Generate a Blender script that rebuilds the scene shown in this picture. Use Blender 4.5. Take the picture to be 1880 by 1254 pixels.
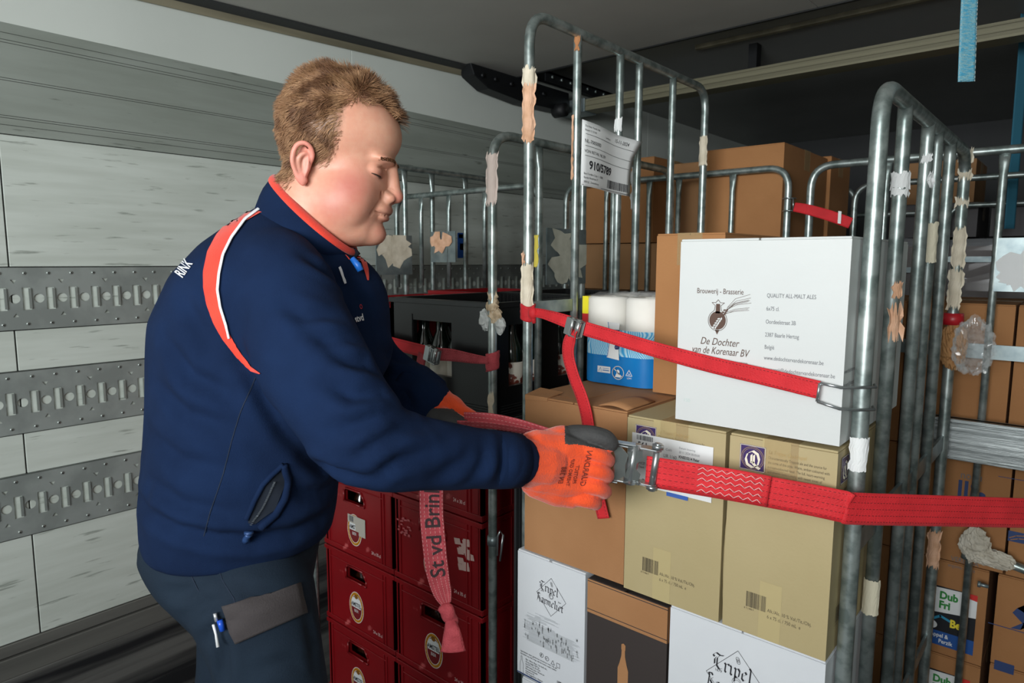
import bpy, bmesh, math, random
import numpy as np
from mathutils import Vector, Matrix
from mathutils.bvhtree import BVHTree

# ------------------------------------------------------------------ camera, world, light
SC = bpy.context.scene
for o in list(bpy.data.objects): bpy.data.objects.remove(o)
COL = SC.collection
F_PX, YAW, PITCH, ROLL, CAM_H = 1230.0, math.radians(40.9), math.radians(6.87), math.radians(-0.17), 1.43
def _axes():
    cy, sy = math.cos(YAW), math.sin(YAW)
    fw = Vector((-sy*math.cos(PITCH), cy*math.cos(PITCH), -math.sin(PITCH)))
    rt = Vector((cy, sy, 0)); dn = fw.cross(rt)
    c, s = math.cos(ROLL), math.sin(ROLL)
    return c*rt+s*dn, -s*rt+c*dn, fw
RT, DN, FW = _axes()
EYE = Vector((0, 0, CAM_H))
cd = bpy.data.cameras.new('camera'); cam = bpy.data.objects.new('camera', cd); COL.objects.link(cam)
cd.sensor_width = 36; cd.sensor_fit = 'HORIZONTAL'; cd.lens = F_PX/1880*36; cd.clip_start = .02; cd.clip_end = 60
m = Matrix((RT, -DN, -FW)).transposed().to_4x4(); m.translation = EYE; cam.matrix_world = m
cd.dof.use_dof = True; cd.dof.focus_distance = 1.12; cd.dof.aperture_fstop = 9
SC.camera = cam
W = bpy.data.worlds.new('world'); SC.world = W; W.use_nodes = True
W.node_tree.nodes['Background'].inputs[0].default_value = (.62, .70, .74, 1)
W.node_tree.nodes['Background'].inputs[1].default_value = .30
vs = SC.view_settings; vs.view_transform = 'Standard'; vs.look = 'None'; vs.gamma = 1; vs.use_curve_mapping = False; vs.exposure = 0.0
def area(name, loc, target, size, power, col=(1, 1, 1), sy=None):
    l = bpy.data.lights.new(name, 'AREA'); l.energy = power; l.color = col
    l.size = size
    if sy: l.shape = 'RECTANGLE'; l.size_y = sy
    o = bpy.data.objects.new(name, l); COL.objects.link(o); o.location = loc
    o.rotation_euler = (Vector(target)-Vector(loc)).to_track_quat('-Z', 'Y').to_euler()
    return o
area('camera_flash', (0.03, -0.10, 1.66), (-.62, 1.2, 1.38), .18, 1.0, (1, .99, .97))
area('bounced_flash', (-.15, -.35, 1.55), (-.7, .75, 2.2), .35, 4.6, (1, .99, .96))
dl_ = area('doorway_daylight', (-.05, -1.7, 1.85), (-1.1, 1.0, 1.78), 1.25, 42, (.95, .99, 1), .9); dl_.data.spread = math.radians(110)

# pixel helpers: a point seen at pixel (x, y), either at a depth along the view axis or on a plane
def ray(x, y): return FW + RT*((x-940)/F_PX) + DN*((y-627)/F_PX)
def P(x, y, z): return EYE + ray(x, y)*z
def on(x, y, ax, v):
    d = ray(x, y); k = 'XYZ'.index(ax); return EYE + d*((v-EYE[k])/d[k])

# ------------------------------------------------------------------ materials
def lin(c):
    if isinstance(c, str):
        c = [int(c[i:i+2], 16)/255 for i in (0, 2, 4)]
    return [(v/12.92 if v <= .04045 else ((v+.055)/1.055)**2.4) for v in c]
_M = {}
def mat(name, col, rough=.6, metal=0., col2=None, scale=8., stretch=(1, 1, 1), bump=0., bscale=60., spec=.5, detail=4., lo=.35, hi=.65,
        alpha=1., trans=0., sheen=0., sss=0., coat=0., col3=None, scale3=3., lo3=.55, hi3=.62, rot=(0, 0, 0)):
    if name in _M: return _M[name]
    M = bpy.data.materials.new(name); M.use_nodes = True; nt = M.node_tree; B = nt.nodes['Principled BSDF']
    L = nt.links.new
    c1 = (*lin(col), 1)
    B.inputs['Base Color'].default_value = c1
    B.inputs['Roughness'].default_value = rough; B.inputs['Metallic'].default_value = metal
    B.inputs['Specular IOR Level'].default_value = spec; B.inputs['Alpha'].default_value = alpha
    B.inputs['Transmission Weight'].default_value = trans
    if sheen: B.inputs['Sheen Weight'].default_value = sheen; B.inputs['Sheen Roughness'].default_value = .5
    if sss: B.inputs['Subsurface Weight'].default_value = sss; B.inputs['Subsurface Radius'].default_value = (.010, .004, .002); B.inputs['Subsurface Scale'].default_value = 1.
    if coat: B.inputs['Coat Weight'].default_value = coat; B.inputs['Coat Roughness'].default_value = .15
    tc = nt.nodes.new('ShaderNodeTexCoord'); mp = nt.nodes.new('ShaderNodeMapping'); L(tc.outputs['Object'], mp.inputs[0])
    mp.inputs['Scale'].default_value = stretch; mp.inputs['Rotation'].default_value = rot
    cur = None
    def layer(base, c, sc, a, b, det):
        n = nt.nodes.new('ShaderNodeTexNoise'); L(mp.outputs[0], n.inputs['Vector']); n.inputs['Scale'].default_value = sc; n.inputs['Detail'].default_value = det
        r = nt.nodes.new('ShaderNodeMapRange'); L(n.outputs[0], r.inputs[0]); r.inputs[1].default_value = a; r.inputs[2].default_value = b
        x = nt.nodes.new('ShaderNodeMix'); x.data_type = 'RGBA'; L(r.outputs[0], x.inputs[0])
        if base is None: x.inputs[6].default_value = c1
        else: L(base, x.inputs[6])
        x.inputs[7].default_value = (*lin(c), 1)
        return x.outputs[2]
    if col2: cur = layer(cur, col2, scale, lo, hi, detail)
    if col3: cur = layer(cur, col3, scale3, lo3, hi3, 6.)
    if cur is not None: L(cur, B.inputs['Base Color'])
    if bump:
        n = nt.nodes.new('ShaderNodeTexNoise'); L(mp.outputs[0], n.inputs['Vector']); n.inputs['Scale'].default_value = bscale; n.inputs['Detail'].default_value = 3
        b = nt.nodes.new('ShaderNodeBump'); b.inputs['Strength'].default_value = bump; b.inputs['Distance'].default_value = .002
        L(n.outputs[0], b.inputs['Height']); L(b.outputs[0], B.inputs['Normal'])
    _M[name] = M
    return M
GALV = mat('galvanised_steel', 'A6B0AE', .38, .75, '7E8A87', 45, lo=.4, hi=.6, col3='C4CCC9', scale3=14, lo3=.55, hi3=.7)
GALVD = mat('galvanised_flat_steel', '97A3A4', .42, .7, '78868A', 25)
PEEL = mat('peeled_label_paper', 'E6DCC8', .9, 0, 'CFC4AE', 30, bump=.4)
PEELO = mat('orange_label_paper', 'E3B799', .9, 0, 'C99B7A', 40, bump=.4)
WHITEP = mat('white_paper', 'E8EAEA', .8, 0, 'DEE0E0', 6)
KRAFT = mat('kraft_cardboard', 'AA7B52', .85, 0, 'A07149', 5, bump=.15, bscale=220)
KRAFT2 = mat('brown_cardboard', 'A9774A', .85, 0, '9D6C41', 5, bump=.15, bscale=220)
KRAFTD = mat('dark_cardboard', 'A87E56', .85, 0, '9B734D', 5)
EDGE = mat('cardboard_cut_edge', '8A5F3C', .9)
TAN = mat('tan_printed_cardboard', 'B2A27A', .7, 0, 'AC9C73', 4, bump=.1, bscale=200)
WBOX = mat('white_coated_cardboard', 'D2D5D4', .5, 0, 'CED1D0', 4, bump=.08, bscale=150)
WBOX2 = mat('white_uncoated_cardboard', 'D8DBDF', .6, 0, 'D0D3D8', 4, bump=.08, bscale=150)
TAPE = mat('clear_parcel_tape', 'C4AC80', .3, 0, alpha=.28, spec=.6)
DARK = mat('black_print', '3A302B', .7)
INK = mat('black_ink', '2A2A30', .7)
GREYINK = mat('grey_ink', 'BEC2C6', .7)
MIDINK = mat('grey_text_ink', '6D6F74', .7)
BROWNINK = mat('brown_ink', '5A4339', .7)
BLUEINK = mat('blue_ink', '2A3F6E', .6)

# ------------------------------------------------------------------ geometry helpers
class MB:
    def __init__(s): s.v = []; s.f = []; s.mi = []; s.sm = []
    def add(s, vs, fs, mi=0, smooth=False, M=None):
        b = len(s.v)
        if M is not None: vs = [M @ Vector(p) for p in vs]
        s.v += [tuple(p) for p in vs]
        for f in fs: s.f.append([i+b for i in f]); s.mi.append(mi); s.sm.append(smooth)
        return s
    def box(s, x0, x1, y0, y1, z0, z1, mi=0, M=None):
        vs = [(x, y, z) for z in (z0, z1) for y in (y0, y1) for x in (x0, x1)]
        return s.add(vs, [(0, 2, 3, 1), (4, 5, 7, 6), (0, 1, 5, 4), (2, 6, 7, 3), (0, 4, 6, 2), (1, 3, 7, 5)], mi, False, M)
    def tube(s, pts, r, n=12, mi=0, caps=True, flat=None, up=None, closed=False):
        pts = [Vector(p) for p in pts]; N = len(pts)
        if isinstance(r, (int, float)): r = [r]*N
        vs = []; fs = []; prev = None
        for i, p in enumerate(pts):
            if closed: t = pts[(i+1) % N]-pts[i-1]
            else: t = pts[min(i+1, N-1)]-pts[max(i-1, 0)]
            t.normalize()
            if prev is None:
                a = Vector(up) if up else (Vector((0, 0, 1)) if abs(t.z) < .9 else Vector((1, 0, 0)))
            else: a = prev
            u = (a-t*a.dot(t)).normalized(); prev = u; w = t.cross(u)
            ra, rb = r[i] if isinstance(r[i], (tuple, list)) else (r[i], r[i])
            for k in range(n):
                an = 2*math.pi*k/n
                vs.append(p+u*(math.cos(an)*ra)+w*(math.sin(an)*rb))
        for i in range(N if closed else N-1):
            j = (i+1) % N
            for k in range(n):
                l = (k+1) % n
                fs.append((i*n+k, i*n+l, j*n+l, j*n+k))
        if caps and not closed: fs += [tuple(range(n))[::-1], tuple((N-1)*n+k for k in range(n))]
        return s.add(vs, fs, mi, True)
    def lathe(s, prof, n=24, mi=0, M=None):
        vs = [(r*math.cos(2*math.pi*k/n), r*math.sin(2*math.pi*k/n), z) for r, z in prof for k in range(n)]
        fs = [(i*n+k, i*n+(k+1) % n, (i+1)*n+(k+1) % n, (i+1)*n+k) for i in range(len(prof)-1) for k in range(n)]
        fs += [tuple(range(n))[::-1], tuple((len(prof)-1)*n+k for k in range(n))]
        return s.add(vs, fs, mi, True, M)
    def grid(s, rows, mi=0, smooth=True, wrap=False):
        R = len(rows); n = len(rows[0]); vs = [p for r in rows for p in r]
        fs = [(i*n+k, i*n+(k+1) % n, (i+1)*n+(k+1) % n, (i+1)*n+k) for i in range(R-1) for k in range(n if wrap else n-1)]
        return s.add(vs, fs, mi, smooth)
    def build(s, name, mats, parent=None, bevel=0., seg=2, solid=0., sub=0, autosmooth=True):
        me = bpy.data.meshes.new(name); me.from_pydata(s.v, [], s.f)
        for m_ in (mats if isinstance(mats, (list, tuple)) else [mats]): me.materials.append(m_)
        for p, mi, sm in zip(me.polygons, s.mi, s.sm): p.material_index = mi; p.use_smooth = sm
        me.validate(); me.update()
        o = bpy.data.objects.new(name, me); COL.objects.link(o)
        if parent: o.parent = parent
        if solid: md = o.modifiers.new('solid', 'SOLIDIFY'); md.thickness = solid; md.offset = 0
        if bevel: md = o.modifiers.new('bevel', 'BEVEL'); md.width = bevel; md.segments = seg; md.limit_method = 'ANGLE'; md.angle_limit = .7
        if sub: md = o.modifiers.new('sub', 'SUBSURF'); md.levels = sub; md.render_levels = sub
        return o
def tag(o, label=None, cat=None, group=None, kind=None):
    if label: o['label'] = label
    if cat: o['category'] = cat
    if group: o['group'] = group
    if kind: o['kind'] = kind
    return o
def thing(name, label, cat, loc=(0, 0, 0), rz=0., group=None):
    o = bpy.data.objects.new(name, None); COL.objects.link(o); o.location = loc; o.rotation_euler = (0, 0, rz); o.empty_display_size = .05
    return tag(o, label, cat, group)
def struct(o): o['kind'] = 'structure'; return o
def world_of(o):
    m_ = o.matrix_basis.copy() if o.type != 'CAMERA' else o.matrix_world
    return world_of(o.parent) @ o.matrix_parent_inverse @ m_ if o.parent else m_
def adopt(o, parent):
    """parent o while it keeps its place in the world"""
    o.parent = parent; o.matrix_parent_inverse = world_of(parent).inverted(); return o
def kids(o): return [c for c in bpy.data.objects if c.parent == o]
def copy_tree(o, parent=None):
    c = o.copy(); COL.objects.link(c)
    if parent: c.parent = parent
    for ch in kids(o): copy_tree(ch, c)
    return c
def corner_path(p0, c, p1, r, n=6):
    """points of a rounded corner at c between p0 and p1"""
    p0, c, p1 = Vector(p0), Vector(c), Vector(p1)
    a = (p0-c).normalized(); b = (p1-c).normalized(); out = []
    for i in range(n+1):
        t = i/n; out.append((1-t)**2*(c+a*r)+2*t*(1-t)*c+t*t*(c+b*r))
    return out
# 2D shapes with holes and text, flattened to meshes
_cache = {}
def flat_shape(outline, holes=(), extrude=0.):
    cu = bpy.data.curves.new('t', 'CURVE'); cu.dimensions = '2D'; cu.fill_mode = 'BOTH'; cu.extrude = extrude
    for lp in [outline]+list(holes):
        sp = cu.splines.new('POLY'); sp.points.add(len(lp)-1)
        for p, q in zip(sp.points, lp): p.co = (q[0], q[1], 0, 1)
        sp.use_cyclic_u = True
    o = bpy.data.objects.new('t', cu); me = o.to_mesh()
    r = ([tuple(v.co) for v in me.vertices], [tuple(p.vertices) for p in me.polygons])
    bpy.data.objects.remove(o); bpy.data.curves.remove(cu)
    return r
def text2d(s, size, bold=0., shear=0., sx=1., spacing=1., align='LEFT'):
    k = (s, size, bold, shear, sx, spacing, align)
    if k in _cache: return _cache[k]
    cu = bpy.data.curves.new('t', 'FONT'); cu.body = s; cu.size = size; cu.offset = bold; cu.shear = shear; cu.space_character = spacing
    cu.align_x = align; cu.resolution_u = 3
    o = bpy.data.objects.new('t', cu); me = o.to_mesh()
    r = ([(v.co.x*sx, v.co.y, 0) for v in me.vertices], [tuple(p.vertices) for p in me.polygons])
    bpy.data.objects.remove(o); bpy.data.curves.remove(cu)
    _cache[k] = r
    return r
class Face:
    """prints shapes onto a flat face: origin o, right u, up v (metres), raised a hair along the normal"""
    def __init__(s, o, u, v, lift=.0012, sc=1.):
        s.sc = sc; s.o = Vector(o); s.u = Vector(u).normalized(); s.v = Vector(v).normalized(); s.n = s.u.cross(s.v); s.l = lift; s.mb = MB()
    def p(s, x, y, e=0.): return s.o+s.u*(x*s.sc)+s.v*(y*s.sc)+s.n*(s.l+e)
    def shape(s, r, x=0., y=0., mi=0, rot=0., e=0., sc=1.):
        c, q = math.cos(rot)*sc, math.sin(rot)*sc
        s.mb.add([s.p(x+a*c-b*q, y+a*q+b*c, e) for a, b, _ in r[0]], r[1], mi); return s
    def text(s, t, x, y, size, mi=0, rot=0., e=0., **k): return s.shape(text2d(t, size, **k), x, y, mi, rot, e)
    def poly(s, pts, mi=0, e=0.): s.mb.add([s.p(a, b, e) for a, b in pts], [tuple(range(len(pts)))], mi); return s
    def rect(s, x0, y0, x1, y1, mi=0, e=0.): return s.poly([(x0, y0), (x1, y0), (x1, y1), (x0, y1)], mi, e)
    def line(s, pts, w, mi=0, e=0., closed=False):
        pts = [Vector(p) for p in pts]
        if closed: pts = pts+[pts[0]]
        for a, b in zip(pts[:-1], pts[1:]):
            d = (b-a).normalized() if (b-a).length > 1e-9 else Vector((1, 0)); n = Vector((-d.y, d.x))*w/2; d = d*w*.3
            s.poly([tuple(a-n-d), tuple(b-n+d), tuple(b+n+d), tuple(a+n-d)], mi, e)
        return s
    def disc(s, x, y, rx, ry=None, mi=0, e=0., n=28, rot=0.):
        ry = ry or rx; c, q = math.cos(rot), math.sin(rot)
        return s.poly([(x+c*rx*math.cos(2*math.pi*k/n)-q*ry*math.sin(2*math.pi*k/n), y+q*rx*math.cos(2*math.pi*k/n)+c*ry*math.sin(2*math.pi*k/n)) for k in range(n)], mi, e)
    def ring(s, x, y, r, w, mi=0, e=0., n=24): return s.line([(x+r*math.cos(2*math.pi*k/n), y+r*math.sin(2*math.pi*k/n)) for k in range(n)], w, mi, e, True)
    def barcode(s, x, y, w, h, seed=1, mi=0, e=0.):
        R = random.Random(seed); t = 0
        while t < w:
            a = R.choice((.6, 1, 1.6, 2.4))*w/70; s.rect(x+t, y, x+min(t+a, w), y+h, mi, e); t += a+R.choice((.6, 1, 1.5))*w/60
        return s
    def pen(s, glyph, x, y, size, mi=0, e=0., nib=.16, ang=.75, sx=1.):
        """broad-nib strokes: every stroke is a polyline swept by a slanted nib"""
        nx, ny = math.cos(ang)*nib*size/2, math.sin(ang)*nib*size/2
        for st in glyph:
            for (a, b), (c, d) in zip(st[:-1], st[1:]):
                A = (x+a*size*sx, y+b*size); C_ = (x+c*size*sx, y+d*size)
                s.poly([(A[0]-nx, A[1]-ny), (C_[0]-nx, C_[1]-ny), (C_[0]+nx, C_[1]+ny), (A[0]+nx, A[1]+ny)], mi, e)
        return s
    def build(s, name, mats, parent=None):
        o = s.mb.build(name, mats, None)
        return adopt(o, parent) if parent else o
# ------------------------------------------------------------------ the truck body
WX, RX, YB, YF, ZC = -1.835, .64, -2.5, 4.6, 2.2
WALLW = mat('painted_wall_panel', 'C6CDC6', .55, 0, 'B9C0B8', 5, (1, .8, 8), col3='939A92', scale3=13, lo3=.62, hi3=.70)
WALLT = mat('painted_upper_wall', 'D0D6D0', .5, 0, 'C6CCC6', 2)
BOARDG = mat('grey_aluminium_board', '959C95', .5, .15, '8A9189', 4, (1, 1, 8), col3='5C625B', scale3=10, lo3=.66, hi3=.75)
RAILM = mat('galvanised_lashing_rail', 'A3AAA7', .45, .45, '919895', 12, lo=.4, hi=.6)
KICK = mat('worn_kick_plate', '70706B', .5, .25, '5E5E5A', 5, (1, .3, 5))
SCUFF = mat('scuffed_kick_plate', '6C6C69', .45, .25, '242527', 7, (1, .12, 3.0), lo=.42, hi=.6, detail=6)
GROOVE = mat('dark_groove', '2A2C2A', .8)
CEILF = mat('grey_ceiling_panel', 'C9C8C2', .6, 0, 'C0BFB9', 3, bump=.3, bscale=8)
CEILR = mat('dark_ceiling_panel', '9A9C9A', .5, 0, '909290', 3)
BEIGE = mat('dull_beige_profile', '8C8671', .6, 0, '6F6A58', 20, (1, .1, 1))
BLACKM = mat('black_painted_steel', '15171A', .5, .3)
FLOORM = mat('streaked_floor', '56565A', .5, 0, '242428', 6, (1, .08, 1), lo=.4, hi=.62)

w = MB()
SEAMS = [-1.42, -.51, .402, 1.31, 2.22, 3.13]
def wall_band(z0, z1, mi, seams=True, dx=0.):
    ys = [YB]+(SEAMS if seams else [])+[YF]
    for a, b in zip(ys[:-1], ys[1:]):
        w.box(WX-.03, WX+dx, a+.0015, b-.0015, z0+.0008, z1-.0008, mi)
for z0, z1 in ((.544, .79), (.79, .937), (.937, 1.032), (1.032, 1.177), (1.177, 1.27), (1.27, 1.413), (1.413, 1.703)): wall_band(z0, z1, 0)
w.box(WX-.06, WX-.0035, YB, YF, 0, 2.3, 1)
ys = [YB, -.5, on(645, 100, 'X', WX).y, 3.2, YF]
for a, b in zip(ys[:-1], ys[1:]): w.box(WX-.03, WX, a+.0004, b-.0004, 1.94, 2.3, 2)
struct(w.build('wall_left', [WALLW, GROOVE, WALLT], bevel=.001, seg=1))
w = MB()   # the grey aluminium boards above the white planks
zz = [1.703, 1.7225, 1.7375, 1.7425, 1.8175, 1.8225, 1.8975, 1.9035, 1.918, 1.94]
for a, b in zip(zz[:-1], zz[1:]): w.box(WX-.03, WX+.006, YB, YF, a+.0006, b-.0006, 0)
w.box(WX-.03, WX+.0048, YB, YF, 1.704, 1.939, 1)
struct(w.build('trim_1', [BOARDG, GROOVE]))
w = MB()   # kick plate at the foot of the wall
w.box(WX-.03, WX+.004, YB, YF, .514, .543, 0); w.box(WX-.03, WX+.008, YB, YF, .462, .511, 0); w.box(WX-.03, WX+.008, YB, YF, 0, .462, 1)
struct(w.build('baseboard_left', [KICK, SCUFF], bevel=.002, seg=1))

def lashing_rail(n, z0, z1, y_slot):
    zc = (z0+z1)/2; p = .0462; holes = []; lips = MB(); k0 = int((YB+.1-y_slot)/p)
    ks = [k for k in range(k0, int((YF-.1-y_slot)/p))]
    vis = [k for k in ks if -.6 < y_slot+k*p < 3.2]
    for k in vis:
        y = y_slot+k*p
        holes.append([(y-.0085, zc-.026), (y+.0085, zc-.026), (y+.0085, zc+.025), (y-.0085, zc+.025)])
        holes.append([(y-.0231+.0105*math.cos(a), zc+.0105*math.sin(a)) for a in [i*math.pi/9 for i in range(18)]])
        if k % 2 == 0:
            yt = y-.0231
            holes.append([(yt-.006, zc+.043), (yt, zc+.034), (yt+.006, zc+.043)][::-1])
            holes.append([(yt-.0055, zc-.041), (yt, zc-.033), (yt+.0055, zc-.041)])
        lips.box(WX+.004, WX+.0075, y+.0035, y+.0085, zc-.023, zc+.023, 1)
        lips.box(WX-.001, WX+.0045, y+.0083, y+.0092, zc-.025, zc+.025, 1)
    for k in vis:
        for zr in (z1-.0135, z0+.0135):
            y = y_slot+k*p-.002
            lips.lathe([(.0038, 0), (.0038, .0012), (.0022, .0022)], 8, 1, Matrix.Translation((WX+.0045, y, zr)) @ Matrix.Rotation(math.pi/2, 4, 'Y'))
            lips.lathe([(.0016, 0), (.0016, .0008)], 6, 2, Matrix.Translation((WX+.0065, y, zr)) @ Matrix.Rotation(math.pi/2, 4, 'Y'))
    a0, a1 = -.65, 3.25
    vs, fs = flat_shape([(a0, z0), (a1, z0), (a1, z1), (a0, z1)], holes)
    lips.add([(WX+.004, a, b) for a, b, _ in vs], fs, 0)
    for a, b in ((YB, a0), (a1, YF)): lips.box(WX-.001, WX+.004, a, b, z0, z1, 0)
    lips.box(WX-.001, WX+.004, a0, a1, z1-.001, z1, 0); lips.box(WX-.001, WX+.004, a0, a1, z0, z0+.001, 0)
    struct(lips.build('trim_%d' % n, [RAILM, mat('zinc_rail_lip', 'AEB6B2', .35, .7), GROOVE]))
lashing_rail(2, 1.2705, 1.4125, .4295)
lashing_rail(3, 1.0325, 1.1765, on(18.4, 743, 'X', WX).y)
lashing_rail(4, .7905, .9365, on(33.5, 931, 'X', WX).y)

f = MB(); f.box(WX-.06, RX+.06, YB, YF, -.05, 0, 0); struct(f.build('floor', FLOORM))
w = MB(); w.box(RX, RX+.06, YB, YF, 0, 2.3, 0)
struct(w.build('wall_right', WALLW))
for n, z0, z1 in ((5, 1.27, 1.413), (6, 1.03, 1.177), (7, .79, .937)):
    w = MB(); w.box(RX-.004, RX+.001, YB, YF, z0, z1); struct(w.build('trim_%d' % n, RAILM))
w = MB(); w.box(WX-.06, RX+.06, YF, YF+.06, 0, 2.3, 0); struct(w.build('wall_front', mat('dark_bulkhead', '3C3E40', .6)))
w = MB(); w.box(WX-.06, RX+.06, 2.09, YF, ZC, ZC+.06); struct(w.build('ceiling', CEILR))
# raised grey panel under the front half of the ceiling, slightly sloped
def czf(y): return 2.096+.042*(y-.82)
w = MB()
for a, b in ((WX+.012, -.66), (-.657, RX)):
    vs = [(x, y, czf(y)+t) for t in (0, .05) for y in (YB, 2.085) for x in (a, b)]
    w.add(vs, [(0, 2, 3, 1), (4, 5, 7, 6), (0, 1, 5, 4), (2, 6, 7, 3), (0, 4, 6, 2), (1, 3, 7, 5)])
struct(w.build('trim_8', CEILF))
w = MB()   # beige cove profile between wall and panel
w.add([(x, y, czf(y)+dz) for y in (YB, 2.08) for x, dz in ((WX+.001, -.028), (WX+.010, -.03), (WX+.022, -.012), (WX+.022, .0), (WX+.001, .01))], [(0, 1, 6, 5), (1, 2, 7, 6), (2, 3, 8, 7), (3, 4, 9, 8), (4, 0, 5, 9), (0, 4, 3, 2, 1), (5, 6, 7, 8, 9)])
w.add([(x, y, czf(y)+dz) for y in (YB, 2.08) for x, dz in ((WX+.022, -.014), (WX+.05, -.006), (WX+.05, .001), (WX+.022, .001))], [(0, 1, 5, 4), (1, 2, 6, 5), (2, 3, 7, 6), (3, 0, 4, 7), (0, 3, 2, 1), (4, 5, 6, 7)], 1)
struct(w.build('trim_9', [BEIGE, mat('dark_rubber_seal', '2E3030', .6)]))
w = MB(); w.box(WX, RX, 2.087, 2.10, 2.146, ZC+.01, 0)     # edge of the raised panel
struct(w.build('trim_10', mat('dark_panel_edge', '1C1E1F', .5)))
w = MB(); w.box(on(1278, 85, 'Z', 2.197).x, RX, 2.325, 2.345, 2.185, 2.1995, 0); struct(w.build('trim_11', BEIGE))

b = thing('load_beam', 'long grooved aluminium load beam hanging crosswise under the dark ceiling', 'beam', (-.6, 2.45, 2.06))
w = MB()
x0 = -1.80
for k in range(5): w.box(x0, RX-.01, 2.42+(.0015 if k % 2 else 0), 2.50, 2.063+k*.0094, 2.063+(k+1)*.0094-.0006, 0)
adopt(w.build('beam_profile', mat('dull_aluminium_profile', '8E8A72', .5, .3, '78745F', 10, (.05, 1, 8))), b)
w = MB(); w.box(x0-.03, x0+.11, 2.413, 2.507, 2.058, 2.115, 0); w.tube([(x0+.0, 2.41, 2.09), (x0+.0, 2.405, 2.09)], .008, 10)
adopt(w.build('end_fitting', GALVD, bevel=.004), b)
w = MB(); w.box(-1.0, -.97, 2.44, 2.48, 2.105, 2.1995); w.box(.2, .23, 2.44, 2.48, 2.105, 2.1995); adopt(w.build('ceiling_bracket', BLACKM), b)

t = thing('door_track_bracket', 'black steel door track bracket with a roller, bolted high on the left wall', 'bracket', (-1.78, 1.9, 2.05))
w = MB()
prof = [(1.80, 2.138), (1.82, 2.10), (1.90, 2.066), (2.10, 2.052), (2.36, 2.06), (2.40, 2.09), (2.40, 2.142)]
vs = [(x, y, z) for x in (-1.826, -1.76) for y, z in prof]; n = len(prof)
w.add(vs, [tuple(range(n)), tuple(range(2*n-1, n-1, -1))]+[(i, i+n, (i+1) % n+n, (i+1) % n) for i in range(n)])
adopt(w.build('plate', BLACKM, bevel=.004), t)
w = MB(); w.tube([(-1.775, 2.32, 2.055), (-1.72, 2.32, 2.055)], .028, 18); adopt(w.build('roller', mat('black_rubber_roller', '101113', .6)), t)
w = MB()
for y in (1.86, 1.93, 2.02, 2.12, 2.22): w.tube([(-1.762, y, 2.105), (-1.752, y, 2.105)], .009, 8)
adopt(w.build('bolts', BLACKM), t)
w = MB(); w.box(-1.76, -1.66, 2.11, 2.60, 2.150, 2.158, 0); w.box(-1.665, -1.66, 2.11, 2.60, 2.12, 2.158, 0)
for k in range(7): w.tube([(-1.66, 2.15+k*.06, 2.14), (-1.655, 2.15+k*.06, 2.14)], .006, 8, 1)
adopt(w.build('track', [BLACKM, GALV]), t)

# ------------------------------------------------------------------ roll cages
rnd = random.Random(4)
def frame(parent, A, B, ztop, r, fr, rv, cross, zbot=.13, cr=.06, name='side_frame', flare=True, crossbars=None):
    A, B = Vector((*A, 0)), Vector((*B, 0)); d = (B-A); Lh = d.length; d.normalize()
    fo = MB()
    a, b_ = A+Vector((0, 0, zbot)), B+Vector((0, 0, zbot)); at_, bt = A+Vector((0, 0, ztop-r)), B+Vector((0, 0, ztop-r))
    pts = [a]+[a+Vector((0, 0, (ztop-zbot)*k/4)) for k in (1, 2, 3)]+corner_path(a, at_, bt, cr, 8)+[at_+d*Lh*k/4 for k in (1, 2, 3) if cr < Lh*k/4 < Lh-cr]+corner_path(at_, bt, b_, cr, 8)+[b_+Vector((0, 0, (ztop-zbot)*k/4)) for k in (3, 2, 1)]+[b_]
    nrm = d.cross(Vector((0, 0, 1)))
    fo.tube(pts, r, 14, 0, up=nrm)
    fr_o = adopt(fo.build(name, GALV), parent)
    for t in fr:
        p = A+d*(Lh*t); v = MB()
        zt = ztop-r*1.6
        v.tube([p+Vector((0, 0, zbot+.01)), p+Vector((0, 0, zt-.05)), p+Vector((0, 0, zt-.022)), p+Vector((0, 0, zt+.004))],
               [rv, rv, (rv*.6, rv*1.25), (rv*.3, rv*1.5)] if flare else rv, 12, 0, up=nrm)
        adopt(v.build('upright_bar', GALV), fr_o)
    for z, h in cross:
        c = MB(); q = A+d*r*.9; e = B-d*r*.9; nn = nrm*.003
        c.add([q-nn+Vector((0, 0, z-h/2)), e-nn+Vector((0, 0, z-h/2)), e-nn+Vector((0, 0, z+h/2)), q-nn+Vector((0, 0, z+h/2)),
               q+nn+Vector((0, 0, z-h/2)), e+nn+Vector((0, 0, z-h/2)), e+nn+Vector((0, 0, z+h/2)), q+nn+Vector((0, 0, z+h/2))],
              [(0, 1, 2, 3), (7, 6, 5, 4), (0, 4, 5, 1), (3, 2, 6, 7), (0, 3, 7, 4), (1, 5, 6, 2)])
        adopt(c.build('cross_bar', GALVD), fr_o)
    return fr_o
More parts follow.
